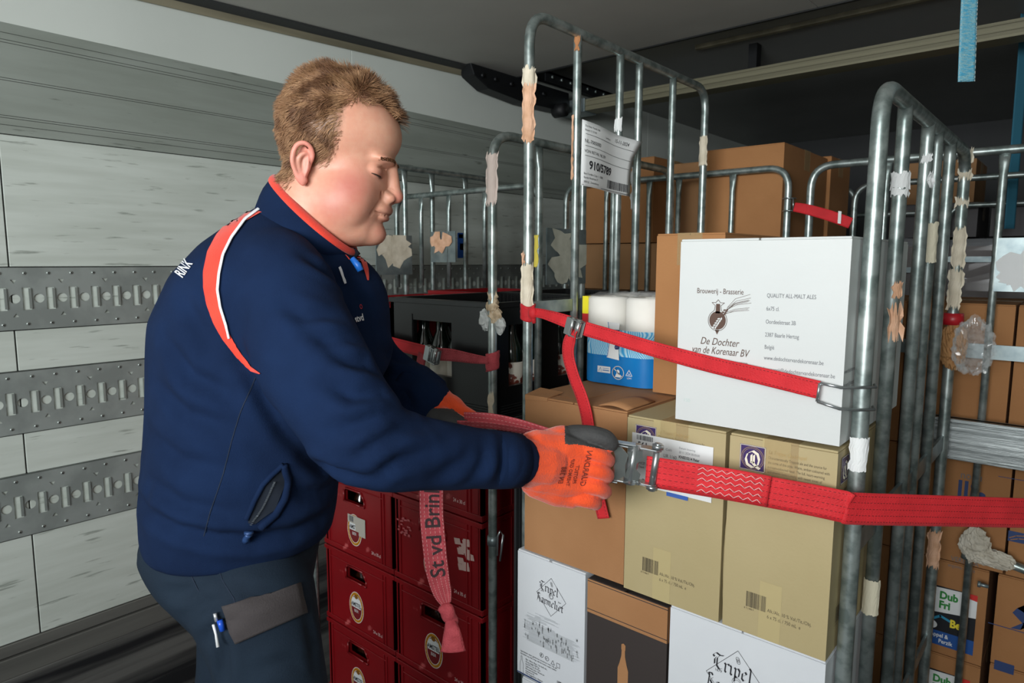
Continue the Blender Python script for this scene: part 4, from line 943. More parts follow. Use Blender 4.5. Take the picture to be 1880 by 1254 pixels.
def ball(mb, c, r, n=12):
    c = Vector(c); r = Vector(r) if not isinstance(r, float) else Vector((r, r, r))
    rows = [[c+Vector((r.x*math.sin(math.pi*i/n)*math.cos(2*math.pi*k/n), r.y*math.sin(math.pi*i/n)*math.sin(2*math.pi*k/n), r.z*math.cos(math.pi*i/n))) for k in range(n)] for i in range(1, n)]
    loft(mb, rows[::-1])
def limb(mb, pts, n=20):
    """tapered rounded limb through (point, radius) pairs, with densified spline"""
    P_ = [Vector(p) for p, r in pts]; R_ = [r for p, r in pts]; out = []; rr = []
    m_ = len(P_)
    for i in range(m_-1):
        p0, p1, p2, p3 = P_[max(i-1, 0)], P_[i], P_[i+1], P_[min(i+2, m_-1)]
        for s_ in range(6):
            t = s_/6; out.append(.5*((2*p1)+(p2-p0)*t+(2*p0-5*p1+4*p2-p3)*t*t+(3*p1-p0-3*p2+p3)*t**3)); rr.append(R_[i]+(R_[i+1]-R_[i])*(t*t*(3-2*t)))
    out.append(P_[-1]); rr.append(R_[-1])
    d0 = (out[0]-out[1]).normalized(); d1 = (out[-1]-out[-2]).normalized()
    pre = [(out[0]+d0*rr[0]*q, rr[0]*math.sqrt(max(0, 1-q*q))) for q in (.97, .8, .5)]; post = [(out[-1]+d1*rr[-1]*q, rr[-1]*math.sqrt(max(0, 1-q*q))) for q in (.5, .8, .97)]
    allp = pre+list(zip(out, rr))+post
    mb.tube([p for p, r in allp], [r for p, r in allp], n)
class Skin3:
    """surface queries on a finished mesh: where does the sight line through a pixel meet it"""
    def __init__(s, vs, fs): s.t = BVHTree.FromPolygons([tuple(v) for v in vs], fs)
    def hit(s, x, y, lift=.001):
        d = ray(x, y).normalized(); loc, nor, i, dist = s.t.ray_cast(EYE, d)
        if loc is None:
            best = None
            loc, nor, i, dist = s.t.find_nearest(EYE+d*1.0)
        if nor.dot(d) > 0: nor = -nor
        return loc+nor*lift, nor
def vert_normals(vs, fs):
    f = np.array([q[:4] if len(q) > 3 else (*q, q[2]) for q in fs]); n = np.cross(vs[f[:, 2]]-vs[f[:, 0]], vs[f[:, 3]]-vs[f[:, 1]])
    N = np.zeros_like(vs)
    for k in range(4): np.add.at(N, f[:, k], n)
    return N/np.maximum(np.linalg.norm(N, axis=1), 1e-12)[:, None]
def folds(vs, fs, lines, A=.004, w=.008):
    """press cloth creases along sight-line polylines"""
    S = Skin3(vs, fs); N = vert_normals(vs, fs); out = vs.copy()
    for ln in lines:
        a_, w_ = (ln[0] if isinstance(ln[0], tuple) and isinstance(ln[0][0], str) else (None, None))[0:2] if False else (A, w)
        sc = 1.
        if isinstance(ln[0], float): sc = ln[0]; ln = ln[1:]
        pts = []
        for (x0, y0), (x1, y1) in zip(ln[:-1], ln[1:]):
            m_ = max(2, int(math.hypot(x1-x0, y1-y0)/4))
            for k in range(m_): pts.append(S.hit(x0+(x1-x0)*k/m_, y0+(y1-y0)*k/m_, 0)[0])
        pa = np.array([tuple(p) for p in pts]); L_ = len(pa)
        lo = pa.min(0)-.05; hi = pa.max(0)+.05
        sel = np.where(((vs > lo) & (vs < hi)).all(1))[0]
        D = np.linalg.norm(vs[sel][:, None, :]-pa[None], axis=2); j = D.argmin(1); d = D.min(1)
        fade = np.sin(np.pi*np.clip((j+.5)/L_, .03, .97))**.6
        disp = (-A*np.exp(-(d/w)**2)+A*.55*np.exp(-((d-2.1*w)/(w*1.1))**2))*fade*sc
        out[sel] += N[sel]*disp[:, None]
    return out
def wobble(vs, fs, amp, freq, seed=0):
    R = np.random.RandomState(seed); N = vert_normals(vs, fs); acc = np.zeros(len(vs))
    for k in range(9):
        d = R.normal(size=3); d /= np.linalg.norm(d); acc += np.sin(vs@d*freq*R.uniform(.5, 1.6)+R.uniform(0, 6))
    return vs+N*(acc*amp/3)[:, None]
def strip(S, left, right, name, mats, parent, lift=.0015, n=5, thick=0., dens=6, mi=0):
    """patch of cloth lying on the surface between two sight-line polylines"""
    def dense(pl, m_):
        L_ = [0]
        for a, b in zip(pl[:-1], pl[1:]): L_.append(L_[-1]+math.hypot(a[0]-b[0], a[1]-b[1]))
        out = []
        for k in range(m_+1):
            t = L_[-1]*k/m_; i = max(j for j in range(len(L_)) if L_[j] <= t+1e-9); i = min(i, len(pl)-2)
            q = (t-L_[i])/max(1e-9, L_[i+1]-L_[i]); out.append((pl[i][0]+(pl[i+1][0]-pl[i][0])*q, pl[i][1]+(pl[i+1][1]-pl[i][1])*q))
        return out
    Lt = sum(math.hypot(a[0]-b[0], a[1]-b[1]) for a, b in zip(left[:-1], left[1:])); m_ = max(2, int(Lt/dens))
    l, r = dense(left, m_), dense(right, m_); rows = []
    for a, b in zip(l, r): rows.append([S.hit(a[0]+(b[0]-a[0])*k/n, a[1]+(b[1]-a[1])*k/n, lift)[0] for k in range(n+1)])
    mb = MB(); mb.grid(rows, mi)
    return adopt(mb.build(name, mats, solid=thick), parent)
def thick_line(S, pl, w_px, name, m_, parent, lift=.0015, thick=0.):
    nrm = []; 
    for i in range(len(pl)):
        a, b = pl[max(i-1, 0)], pl[min(i+1, len(pl)-1)]; L_ = math.hypot(b[0]-a[0], b[1]-a[1]) or 1; nrm.append((-(b[1]-a[1])/L_, (b[0]-a[0])/L_))
    return strip(S, [(p[0]-q[0]*w_px/2, p[1]-q[1]*w_px/2) for p, q in zip(pl, nrm)], [(p[0]+q[0]*w_px/2, p[1]+q[1]*w_px/2) for p, q in zip(pl, nrm)], name, m_, parent, lift, 2, thick)

NAVY_C = mat('navy_sweat_fabric', '132442', .95, 0, '101F3A', 14, spec=.12, sheen=.0, bump=.25, bscale=700)
TROU = mat('dark_blue_work_fabric', '1E2A37', .88, 0, '1A2430', 10, spec=.15, bump=.25, bscale=600)
REDF = mat('orange_red_trim_fabric', 'E2402C', .85, 0, 'D83A28', 30, sheen=.2, bump=.3, bscale=500)
WPIPE = mat('white_piping', 'E4E6EA', .8)
worker = thing('person', 'man in a navy jacket with red shoulder trim and orange gloves, tightening a red strap', 'person', tuple(P(430, 1000, 1.0).xy)+(0,))

# jacket
def sight(c):
    v = Vector((c.x-EYE.x, c.y-EYE.y, 0)).normalized(); return Vector((v.y, -v.x, 0)), v
def body_ring(rows, cx, cy, zc, h, b, tilt, p=2.2):
    c = P(cx, cy, zc); u, v = sight(c); t = math.radians(tilt)
    ring(rows, c, u*math.cos(t)+ZD*math.sin(t), v, h/math.cos(t)*zc/F_PX, b, 36, p)
mb = MB(); rows = []
for r_ in ((443, 978, 1.0, 160, .145, 2), (444, 945, 1.0, 166, .155, 3), (446, 900, 1.0, 170, .165, 4), (450, 840, 1.0, 171, .17, 5), (453, 780, 1.0, 171, .175, 2), (465, 710, 1.0, 173, .18, -7), (484, 640, 1.0, 182, .18, -17),
           (504, 582, 1.0, 168, .18, -25), (518, 534, 1.0, 134, .165, -32), (532, 490, 1.0, 98, .135, -38), (543, 452, 1.0, 74, .10, -40), (548, 432, 1.0, 62, .078, -40)): body_ring(rows, *r_)
loft(mb, rows)
limb(mb, [(P(528, 480, .95), .048), (P(512, 512, .905), .066), (P(560, 630, .845), .068), (P(645, 772, .815), .060), (P(700, 822, .825), .054), (P(800, 836, .87), .046), (P(890, 843, .915), .0405), (P(948, 846, .945), .037)])
limb(mb, [(P(575, 480, 1.06), .050), (P(612, 528, 1.13), .062), (P(650, 605, 1.17), .056), (P(692, 668, 1.19), .049), (P(745, 705, 1.17), .045), (P(783, 733, 1.14), .043)])
limb(mb, [(P(590, 500, 1.0), .055), (P(628, 555, 1.04), .072), (P(625, 640, 1.04), .080)])
JV, JF = fuse(mb, .0065, 10, .5)
JV = wobble(JV, JF, .0016, 28, 3)
F_ = [(1.2, (592, 640), (640, 662), (672, 668), (700, 690)), (1., (548, 600), (600, 622), (660, 628)), (1.3, (600, 700), (650, 728), (700, 726), (722, 738)), (1.3, (612, 792), (650, 782), (700, 762), (752, 758)),
      (1.1, (650, 842), (690, 812), (735, 790), (800, 776)), (.9, (690, 872), (730, 845), (790, 830)), (.8, (800, 872), (850, 850), (880, 815)), (.8, (860, 880), (885, 850), (900, 812)),
      (1., (520, 560), (560, 580), (620, 580)), (.9, (640, 500), (660, 545), (680, 575)), (1., (470, 700), (520, 790), (590, 862)), (1.2, (300, 620), (350, 690), (430, 728)), (1., (282, 700), (340, 760), (430, 790)),
      (.9, (268, 790), (330, 845), (430, 868)), (.9, (258, 870), (330, 925), (440, 950)), (1.5, (250, 905), (275, 945), (330, 972), (400, 988), (470, 990), (540, 978), (590, 952), (614, 922)),
      (.9, (520, 880), (560, 905), (612, 900)), (.8, (420, 610), (470, 700), (500, 760)), (1., (560, 470), (600, 500), (640, 545)), (.8, (700, 640), (720, 655), (745, 668)), (.9, (705, 690), (735, 690), (760, 700)),
      (.7, (330, 540), (365, 600), (400, 640)), (1.2, (560, 840), (620, 868), (690, 884)), (.9, (928, 800), (925, 846), (922, 890)), (.7, (735, 715), (750, 740), (758, 760))]
JV = folds(JV, JF, F_, .0068, .0095)
jacket = new_mesh('jacket', JV, JF, [NAVY_C], worker)
JS = Skin3(JV, JF)
strip(JS, [(486, 360), (455, 376), (424, 402), (398, 432), (382, 462), (374, 500), (374, 530), (380, 560), (392, 592), (410, 625), (432, 655), (458, 680), (478, 686)],
      [(502, 370), (478, 392), (450, 408), (424, 440), (408, 470), (402, 505), (400, 535), (404, 562), (412, 592), (424, 618), (440, 645), (462, 672), (480, 685)], 'red_shoulder_stripe', REDF, jacket, .0016)
thick_line(JS, [(500, 372), (478, 385), (452, 404), (427, 438), (411, 470), (404, 505), (401, 535), (406, 565), (416, 598), (421, 622)], 4.5, 'white_piping', WPIPE, jacket, .003, .001)
strip(JS, [(648, 455), (658, 470), (668, 500), (673, 515)], [(655, 452), (668, 470), (675, 495), (676, 515)], 'far_shoulder_stripe', REDF, jacket, .002)
thick_line(JS, [(622, 490), (628, 504), (633, 520)], 4, 'white_piping', WPIPE, jacket, .002)
DKSEAM = mat('navy_seam', '132033', .9)
thick_line(JS, [(470, 690), (440, 760), (425, 810), (410, 870), (386, 940), (374, 985)], 1.6, 'side_seam', DKSEAM, jacket, .0008)
# zipped side pocket
PK = mat('dark_pocket_lining', '0E1826', .9)
strip(JS, [(517, 856), (490, 885), (470, 920), (455, 960)], [(524, 858), (520, 895), (505, 935), (468, 962)], 'pocket_opening', PK, jacket, .0015)
mbz = MB()
def welt(pl, r, name, m_, lift=.002):
    pts = []
    for (x0, y0), (x1, y1) in zip(pl[:-1], pl[1:]):
        for k in range(6): pts.append(JS.hit(x0+(x1-x0)*k/6, y0+(y1-y0)*k/6, lift)[0])
    pts.append(JS.hit(*pl[-1], lift)[0]); mb = MB(); mb.tube(pts, r, 8); return adopt(mb.build(name, m_), jacket)
welt([(520, 852), (498, 872), (482, 890), (466, 920), (452, 955)], .0035, 'pocket_welt', NAVY_C)
welt([(520, 852), (528, 880), (522, 915), (505, 945), (478, 968)], .005, 'pocket_welt', NAVY_C)
mb = MB()
for k in range(34):
    t = k/33; x, y = 505+(460-505)*t, 884+(962-884)*t; x += 6*math.sin(t*2.5); p, nn = JS.hit(x-3, y, .0035)
    mb.box(-.0013, .0013, -.0004, .0004, -.0004, .0004, 0, Matrix.Translation(p) @ RD.to_track_quat('X', 'Z').to_matrix().to_4x4())
adopt(mb.build('zip_teeth', mat('zip_metal', '6A7076', .35, .8)), jacket)
p, nn = JS.hit(457, 975, .004); q, _ = JS.hit(449, 995, .005); mb = MB(); mb.tube([p, p.lerp(q, .35), p.lerp(q, .7), q], [.005, .0035, .0045, .0045], 8); mb.tube([p+Vector((0, 0, .003)), p], .006, 8)
adopt(mb.build('zip_pull', mat('blue_zip_pull', '2F4A78', .4, .3)), jacket)
# lettering projected on the cloth
def cloth_text(s, x, y, size, rot, m_, name='lettering', sx=1., bold=.02):
    vs, fs = text2d(s, 1, bold=bold); c, q = math.cos(rot), math.sin(rot)
    pts = [JS.hit(x+(a*sx*c-b*q)*size, y-(a*sx*q+b*c)*size, .0016)[0] for a, b, _ in vs]
    mb = MB(); mb.add(pts, fs); return adopt(mb.build(name, m_), jacket)
cloth_text('RINK', 336, 512, 26, .95, WPIPE, sx=.55)
cloth_text('stvd', 652, 592, 18, .25, WPIPE, sx=.55); cloth_text('O', 660, 568, 12, .2, mat('red_lettering', 'B0303A', .8), sx=.5)
# collar with a red lining edge, zip at the throat
cb, ct_ = P(548, 428, 1.0), P(581, 392, 1.0)
ub = (P(612, 478, 1.0)-P(484, 372, 1.0))/2; ut = (P(650, 462, 1.0)-P(510, 326, 1.0))/2
def crow_(t, infl=0.):
    c = cb.lerp(ct_, t); u = ub.lerp(ut, t); L_ = u.length+infl; u = u.normalized(); b = .088+(.068-.088)*t+infl
    return [c+u*(L_*math.cos(a))+FD*(b*math.sin(a)) for a in [2*math.pi*k/48 for k in range(48)]]
mb = MB(); mb.grid([crow_(t, .004*math.sin(t*3)) for t in (-.25, 0, .25, .5, .75, .9)], 0, True, True); adopt(mb.build('collar', NAVY_C, solid=.004), jacket)
mb = MB(); mb.grid([crow_(.80, .0055), crow_(.88, .0058), crow_(.97, .004), crow_(1.03, .0), crow_(.98, -.005), crow_(.7, -.008), crow_(.2, -.008)], 0, True, True); adopt(mb.build('red_collar_edge', REDF, solid=.002), jacket)
fz = crow_(1.0, .006)[0]; fb = crow_(-.3, .008)[0]
mb = MB(); mb.tube([fz+ZD*.004, fz.lerp(fb, .3), fb, fb-ZD*.12+RD*.028], [.0065, .0055, .0045, .003], 8); adopt(mb.build('zip_placket', mat('zip_tape', '101828', .8)), jacket)
mb = MB(); q = P(646, 474, .965); mb.tube([q, q+RD*.008-ZD*.010, q+RD*.012-ZD*.018], [.004, .0055, .005], 8); adopt(mb.build('blue_zip_pull', mat('bright_blue_pull', '1F6FD0', .4)), jacket)

# trousers
mb = MB(); rows = []
for r_ in ((430, 930, 1.0, 150, .125, 6), (430, 980, 1.0, 160, .132, 6), (436, 1030, 1.0, 142, .135, 4), (450, 1082, 1.0, 116, .130, 0), (468, 1132, 1.0, 92, .118, 0)): body_ring(rows, *r_)
loft(mb, rows)
hipN, hipF = P(462, 1090, .925), P(460, 1060, 1.08)
kN = P(505, 1254, .935)-ZD*.20+RD*.02; aN = Vector((kN.x, kN.y, .10))+RD*(-.03)
kF = P(442, 1254, 1.075)-ZD*.18-RD*.05; aF = Vector((kF.x, kF.y, .10))-RD*.16
limb(mb, [(hipN, .084), (P(502, 1254, .93), .072), (kN, .066), (kN.lerp(aN, .5), .058), (aN, .056)])
limb(mb, [(hipF, .082), (P(442, 1254, 1.075), .070), (kF, .066), (kF.lerp(aF, .5), .058), (aF, .056)])
TV, TF = fuse(mb, .008, 6)
TV = wobble(TV, TF, .0016, 24, 8)
TV = folds(TV, TF, [(1.3, (300, 1085), (340, 1090), (372, 1080)), (1.2, (340, 1130), (375, 1110), (420, 1100)), (1., (420, 1075), (470, 1095), (540, 1090)), (1.2, (372, 1180), (400, 1150), (440, 1130)), (1.5, (412, 1254), (412, 1210), (404, 1170)),
     (.8, (470, 1230), (520, 1215), (570, 1220)), (.8, (560, 1120), (572, 1180), (580, 1240))], .004, .008)
trousers = new_mesh('trousers', TV, TF, [TROU], worker)
TS = Skin3(TV, TF)
strip(TS, [(410, 1114), (418, 1140), (424, 1162), (433, 1179)], [(548, 1070), (552, 1090), (556, 1106), (560, 1124)], 'pocket_flap', mat('charcoal_pocket_fabric', '3A3536', .9, bump=.3, bscale=500), trousers, .004, 14, .002, 4)
for pl in ([(345, 1028), (350, 1055), (366, 1086)], [(398, 1032), (408, 1065), (430, 1100), (432, 1112)]): thick_line(TS, pl, 1.6, 'stitched_seam', DKSEAM, trousers, .0008)
_s = JS; JS = Skin3(TV, TF)
vs, fs = text2d('stvd BRINK', 1, bold=.03); pts = [JS.hit(258+a*9.5, 1004+a*2.6-b*13, .0015)[0] for a, b, _ in vs]; mbt = MB(); mbt.add(pts, fs); adopt(mbt.build('lettering', WPIPE), trousers)
JS = _s
mb = MB()
for nm_, a in (('N', aN), ('F', aF)):
    mb = MB(); c = Vector((a.x, a.y, 0)); rows = []
    for s_, w_, h_ in ((-.10, .028, .06), (-.08, .042, .075), (-.03, .045, .085), (.04, .046, .07), (.10, .050, .05), (.16, .045, .042), (.19, .03, .035)):
        row = []
        for k in range(16):
            t = 2*math.pi*k/16; row.append(c+RD*s_+FD*(w_*math.cos(t))+ZD*(max(.002, h_/2+h_/2*math.sin(t)*1.0)))
        rows.append(row)
    loft(mb, rows); adopt(mb.build('work_shoe', mat('black_shoe_leather', '17171A', .45)), worker)
# pen in the side pocket
pen = thing('ballpoint_pen', 'blue and white ballpoint pen clipped in the side pocket of the trousers', 'pen', tuple(TS.hit(406, 1150, .006)[0]))
a_, b_ = TS.hit(398, 1124, .006)[0], TS.hit(413, 1176, .006)[0]
mb = MB(); mb.tube([a_, a_.lerp(b_, .25)], .0022, 10); adopt(mb.build('pen_button', mat('pen_silver', 'C9CCD0', .3, .6)), pen)
mb = MB(); mb.tube([a_.lerp(b_, .22)+RD*.004, b_.lerp(a_, .45)+RD*.005], .0036, 10); adopt(mb.build('pen_barrel', mat('pen_blue', '1C4FC0', .3)), pen)
mb = MB(); c1 = TS.hit(399, 1135, .012)[0]; mb.tube([c1, c1.lerp(b_, .5)+RD*-.002, TS.hit(412, 1174, .012)[0]], [.0016, .0016, .0022], 8); adopt(mb.build('pen_clip', mat('pen_white', 'E2E4E6', .3)), pen)

# ---- head: one continuous surface found along rays from the middle of the skull
HC = P(621, 290, .985)
phi, psi = math.radians(13), math.radians(11)
hu_, hv_ = sight(HC); f0 = (hu_*math.cos(psi)-hv_*math.sin(psi)); HF = f0*math.cos(phi)-ZD*math.sin(phi); HU = f0*math.sin(phi)+ZD*math.cos(phi); HS = HF.cross(HU)   # HS: towards the man's right, the camera side
if HS.dot(hv_) > 0: HS = -HS
MMM = .001
HM = Matrix((HF, HS, HU)).transposed()
def head_pt(a, s, b): return HC+HF*(a*MMM)+HS*(s*MMM)+HU*(b*MMM)
def ell(p, c, r):
    q = (p-np.array(c))/np.array(r); k0 = np.linalg.norm(q, axis=1); k1 = np.linalg.norm(q/np.array(r), axis=1)
    return k0*(k0-1)/np.maximum(k1, 1e-9)
def cap(p, a, b, ra, rb):
    a, b = np.array(a, float), np.array(b, float); ab = b-a; t = np.clip((p-a)@ab/(ab@ab), 0, 1)
    return np.linalg.norm(p-a-t[:, None]*ab, axis=1)-(ra+(rb-ra)*t)
def smin(a, b, k): h = np.clip(.5+.5*(b-a)/k, 0, 1); return b*(1-h)+a*h-k*h*(1-h)
def smax(a, b, k): return -smin(-a, -b, k)
def head_sdf(p):
    m = p.copy(); m[:, 1] = np.abs(m[:, 1])
    d = ell(p, (-10, 0, 40), (80, 74, 83))
    d = smin(d, ell(p, (28, 0, 42), (57, 56, 48)), 14)
    d = smin(d, ell(p, (26, 0, -34), (55, 60, 72)), 14)
    d = smin(d, ell(p, (18, 0, -74), (60, 56, 42)), 14)
    d = smin(d, ell(p, (28, 0, -98), (52, 47, 25)), 14)
    d = smin(d, ell(m, (38, 38, -50), (28, 24, 32)), 14)
    d = smin(d, ell(m, (22, 44, -64), (36, 22, 36)), 14)
    d = smin(d, ell(p, (73, 0, -95), (18, 21, 17)), 10)
    d = smin(d, ell(m, (66, 21, 10), (19.5, 25, 7.5)), 11)
    d = smax(d, -ell(m, (86, 32, -9), (15, 15, 11)), 8)
    d = smin(d, ell(m, (57, 32, -9), (14.5, 15.5, 12.5)), 3)
    d = smin(d, cap(p, (78, 0, 6), (90, 0, -31), 8.5, 10.5), 7)
    d = smin(d, ell(p, (92, 0, -35), (12.5, 12, 10.5)), 4)
    d = smin(d, ell(m, (83.5, 12.5, -40), (11.5, 7.5, 8)), 3.5)
    d = smax(d, -cap(m, (72, 25, -36), (80, 21, -50), 2.2, 1.6), 4)
    d = smin(d, ell(p, (76, 0, -58), (17, 26, 12)), 8)
    d = smin(d, ell(p, (80, 0, -57), (11.5, 21, 5.5)), 3)
    d = smin(d, ell(p, (79.5, 0, -70), (11, 19, 6)), 3)
    d = smax(d, -cap(m, (93, 0, -63.2), (72, 27, -64.5), 1.3, 1.2), 1.8)
    d = smax(d, -ell(p, (93, 0, -81), (7, 16, 4)), 5)
    d = smax(d, -cap(m, (82, 24, -42), (69, 36, -70), 3.0, 1.5), 5)
    d = smax(d, -cap(m, (69, 14, -15), (71, 45, -17), .8, .8), 2.5)
    d = smax(d, -cap(m, (72, 17, -1.5), (66, 47, -3), 1.0, .8), 2.5)
    d = smin(d, cap(p, (-18, 0, -50), (-52, 0, -178), 56, 62), 16)
    return d
NU, NV = 460, 300
tt = np.linspace(0, 2*np.pi, NU, endpoint=False); az = tt-.62*np.sin(tt)         # more columns towards the face
vv = np.linspace(.012, np.pi-.012, NV); el = vv+.10*np.sin(2*(vv-.35))*0
AZ, EL = np.meshgrid(az, el)
dirs = np.stack([np.cos(AZ)*np.sin(EL), np.sin(AZ)*np.sin(EL), np.cos(EL)], -1).reshape(-1, 3)
ts = np.linspace(230, 40, 50); r_hi = np.full(len(dirs), 230.); r_lo = np.full(len(dirs), 30.); found = np.zeros(len(dirs), bool)
for a, b in zip(ts[:-1], ts[1:]):
    idx = np.where(~found)[0]
    if not len(idx): break
    ins = head_sdf(dirs[idx]*b) < 0; g = idx[ins]; r_hi[g] = a; r_lo[g] = b; found[g] = True
for _ in range(13):
    mid = (r_hi+r_lo)/2; ins = head_sdf(dirs*mid[:, None]) < 0; r_lo = np.where(ins, mid, r_lo); r_hi = np.where(ins, r_hi, mid)
HL = dirs*((r_hi+r_lo)/2)[:, None]
hm_ = np.array([[*HF], [*HS], [*HU]])
HV = HL*.001@hm_+np.array(HC)
HFc = [(i*NU+k, (i+1)*NU+k, (i+1)*NU+(k+1) % NU, i*NU+(k+1) % NU) for i in range(NV-1) for k in range(NU)]
HFc += [tuple(range(NU))[::1], tuple((NV-1)*NU+k for k in range(NU))[::-1]]
SKM = bpy.data.materials.new('skin'); SKM.use_nodes = True; nt = SKM.node_tree; Bs = nt.nodes['Principled BSDF']
at_n = nt.nodes.new('ShaderNodeVertexColor'); at_n.layer_name = 'skin_tone'
nz_ = nt.nodes.new('ShaderNodeTexNoise'); nz_.inputs['Scale'].default_value = 90; nz_.inputs['Detail'].default_value = 5
mx_ = nt.nodes.new('ShaderNodeMix'); mx_.data_type = 'RGBA'; mx_.blend_type = 'MULTIPLY'; rp_ = nt.nodes.new('ShaderNodeMapRange'); rp_.inputs[1].default_value = .35; rp_.inputs[2].default_value = .65; rp_.inputs[3].default_value = 0; rp_.inputs[4].default_value = .5
tc_ = nt.nodes.new('ShaderNodeTexCoord'); nt.links.new(tc_.outputs['Object'], nz_.inputs[0]); nt.links.new(nz_.outputs[0], rp_.inputs[0]); nt.links.new(rp_.outputs[0], mx_.inputs[0])
nt.links.new(at_n.outputs['Color'], mx_.inputs[6]); mx_.inputs[7].default_value = (.93, .78, .76, 1); nt.links.new(mx_.outputs[2], Bs.inputs['Base Color'])
Bs.inputs['Roughness'].default_value = .48; Bs.inputs['Subsurface Weight'].default_value = .18; Bs.inputs['Subsurface Radius'].default_value = (.008, .003, .0015); Bs.inputs['Subsurface Scale'].default_value = 1
Bs.inputs['Specular IOR Level'].default_value = .4
bp_ = nt.nodes.new('ShaderNodeBump'); bp_.inputs['Strength'].default_value = .12; bp_.inputs['Distance'].default_value = .001; n2 = nt.nodes.new('ShaderNodeTexNoise'); n2.inputs['Scale'].default_value = 420; nt.links.new(tc_.outputs['Object'], n2.inputs[0]); nt.links.new(n2.outputs[0], bp_.inputs['Height']); nt.links.new(bp_.outputs[0], Bs.inputs['Normal'])
SK0, SKR, SKL, SKP = np.array(lin('CF9A82')), np.array(lin('B4625A')), np.array(lin('A8665E')), np.array(lin('D8A88E'))
def hairline(L_):
    a, s, b = L_[:, 0], np.abs(L_[:, 1]), L_[:, 2]
    A = np.interp(b, [-60, -50, -16, -14, 3, 25, 51, 75, 84], [-56, -46, -42, 0, 4, 9, 8, 10, 20])
    jit = 2.2*np.sin(b*.8+s*.9)+1.8*np.sin(b*.63+a*1.3)+1.5*np.sin(s*.7+b*.3)
    side = (a+jit < A) & (b > -56+.0*a)
    B = 74+13*np.exp(-((s-40)/16)**2)
    return side | (b+jit*.8 > B)
def hair_density(L_):
    R = np.random.RandomState(1); return np.mean([hairline(L_+R.normal(0, 3.6, 3)) for _ in range(16)], axis=0)
def gsn(L_, c, r): return np.exp(-(((L_-np.array(c))/np.array(r))**2).sum(1))
def tones(L_):
    M_ = L_.copy(); M_[:, 1] = np.abs(M_[:, 1]); col = np.tile(SK0, (len(L_), 1))
    def mixin(c, w_): nonlocal col; col = col*(1-w_[:, None])+c*w_[:, None]
    mixin(SKP, .8*gsn(M_, (70, 15, 45), (40, 45, 28))); mixin(SKR, .85*gsn(M_, (36, 52, -42), (28, 32, 28))); mixin(SKR, .55*gsn(M_, (20, 56, -75), (26, 24, 20)))
    mixin(SKR, .6*gsn(M_, (100, 6, -36), (12, 12, 10))); mixin(SKL, .75*gsn(M_, (90, 0, -57), (9, 22, 4.2))); mixin(SKL, .85*gsn(M_, (90, 0, -69.5), (9, 20, 4.5)))
    mixin(np.array(lin('8A5048')), .8*gsn(M_, (88, 4, -63.5), (12, 22, 1.3))); mixin(SKR, .45*gsn(M_, (70, 32, -13), (12, 16, 6))); mixin(SKR, .5*gsn(M_, (82, 0, -92), (20, 24, 14)))
    mixin(np.array(lin('7A5A42')), hair_density(L_))
    return col
head = new_mesh('body', HV, HFc, [SKM], worker)
ca_ = head.data.color_attributes.new('skin_tone', 'FLOAT_COLOR', 'POINT'); cc_ = np.ones((len(HV), 4)); cc_[:, :3] = tones(HL); ca_.data.foreach_set('color', cc_.ravel())
# ear on the camera side and its mirror
def ear(sgn):
    mb = MB()
    def e(a, b, s): return head_pt(-31+(a+46)*.66, sgn*(s-1.5), -25+(b+22)*.77)
    hel = [(-31, -20, 66), (-28, -4, 69), (-34, 8, 74), (-46, 12, 78), (-58, 6, 80), (-63, -8, 80), (-62, -24, 78), (-55, -38, 74), (-46, -50, 70), (-38, -56, 67)]
    limb(mb, [(e(*p), r*.85) for p, r in zip(hel, (.003, .0036, .0038, .004, .0042, .0044, .0042, .0040, .0050, .0048))], 10)
    limb(mb, [(e(-42, -4, 73), .003), (e(-50, -10, 74), .0035), (e(-53, -22, 73), .0038), (e(-47, -36, 70), .0036)], 8)
    limb(mb, [(e(-32, -22, 67), .0035), (e(-34, -30, 68), .0042), (e(-38, -38, 68), .0035)], 8)
    limb(mb, [(e(-38, -50, 67), .0062), (e(-43, -44, 69), .0055)], 8)
    # bowl behind everything
    rows = []
    for i in range(4):
        q = i/3; rows.append([e(-46+(-15-3*q)*math.cos(t)*(1-.1*q)-3*math.sin(t), -22+31*math.sin(t), 70-9*q+3*math.cos(t)*-1) for t in [2*math.pi*k/20 for k in range(20)]])
    loft(mb, rows)
    vs, fs = fuse(mb, .0016, 3)
    o = new_mesh('ear', vs, fs, [SKM], head)
    c = np.ones((len(vs), 4)); loc = (vs-np.array(HC))@hm_.T*1000; w_ = np.clip(1-np.hypot(loc[:, 0]+33, (loc[:, 2]+22)/1.9)/13, 0, 1)
    c[:, :3] = np.array(lin('D98F80'))*(1-w_[:, None])+np.array(lin('D09A86'))*w_[:, None]
    o.data.color_attributes.new('skin_tone', 'FLOAT_COLOR', 'POINT').data.foreach_set('color', c.ravel())
ear(1); ear(-1)
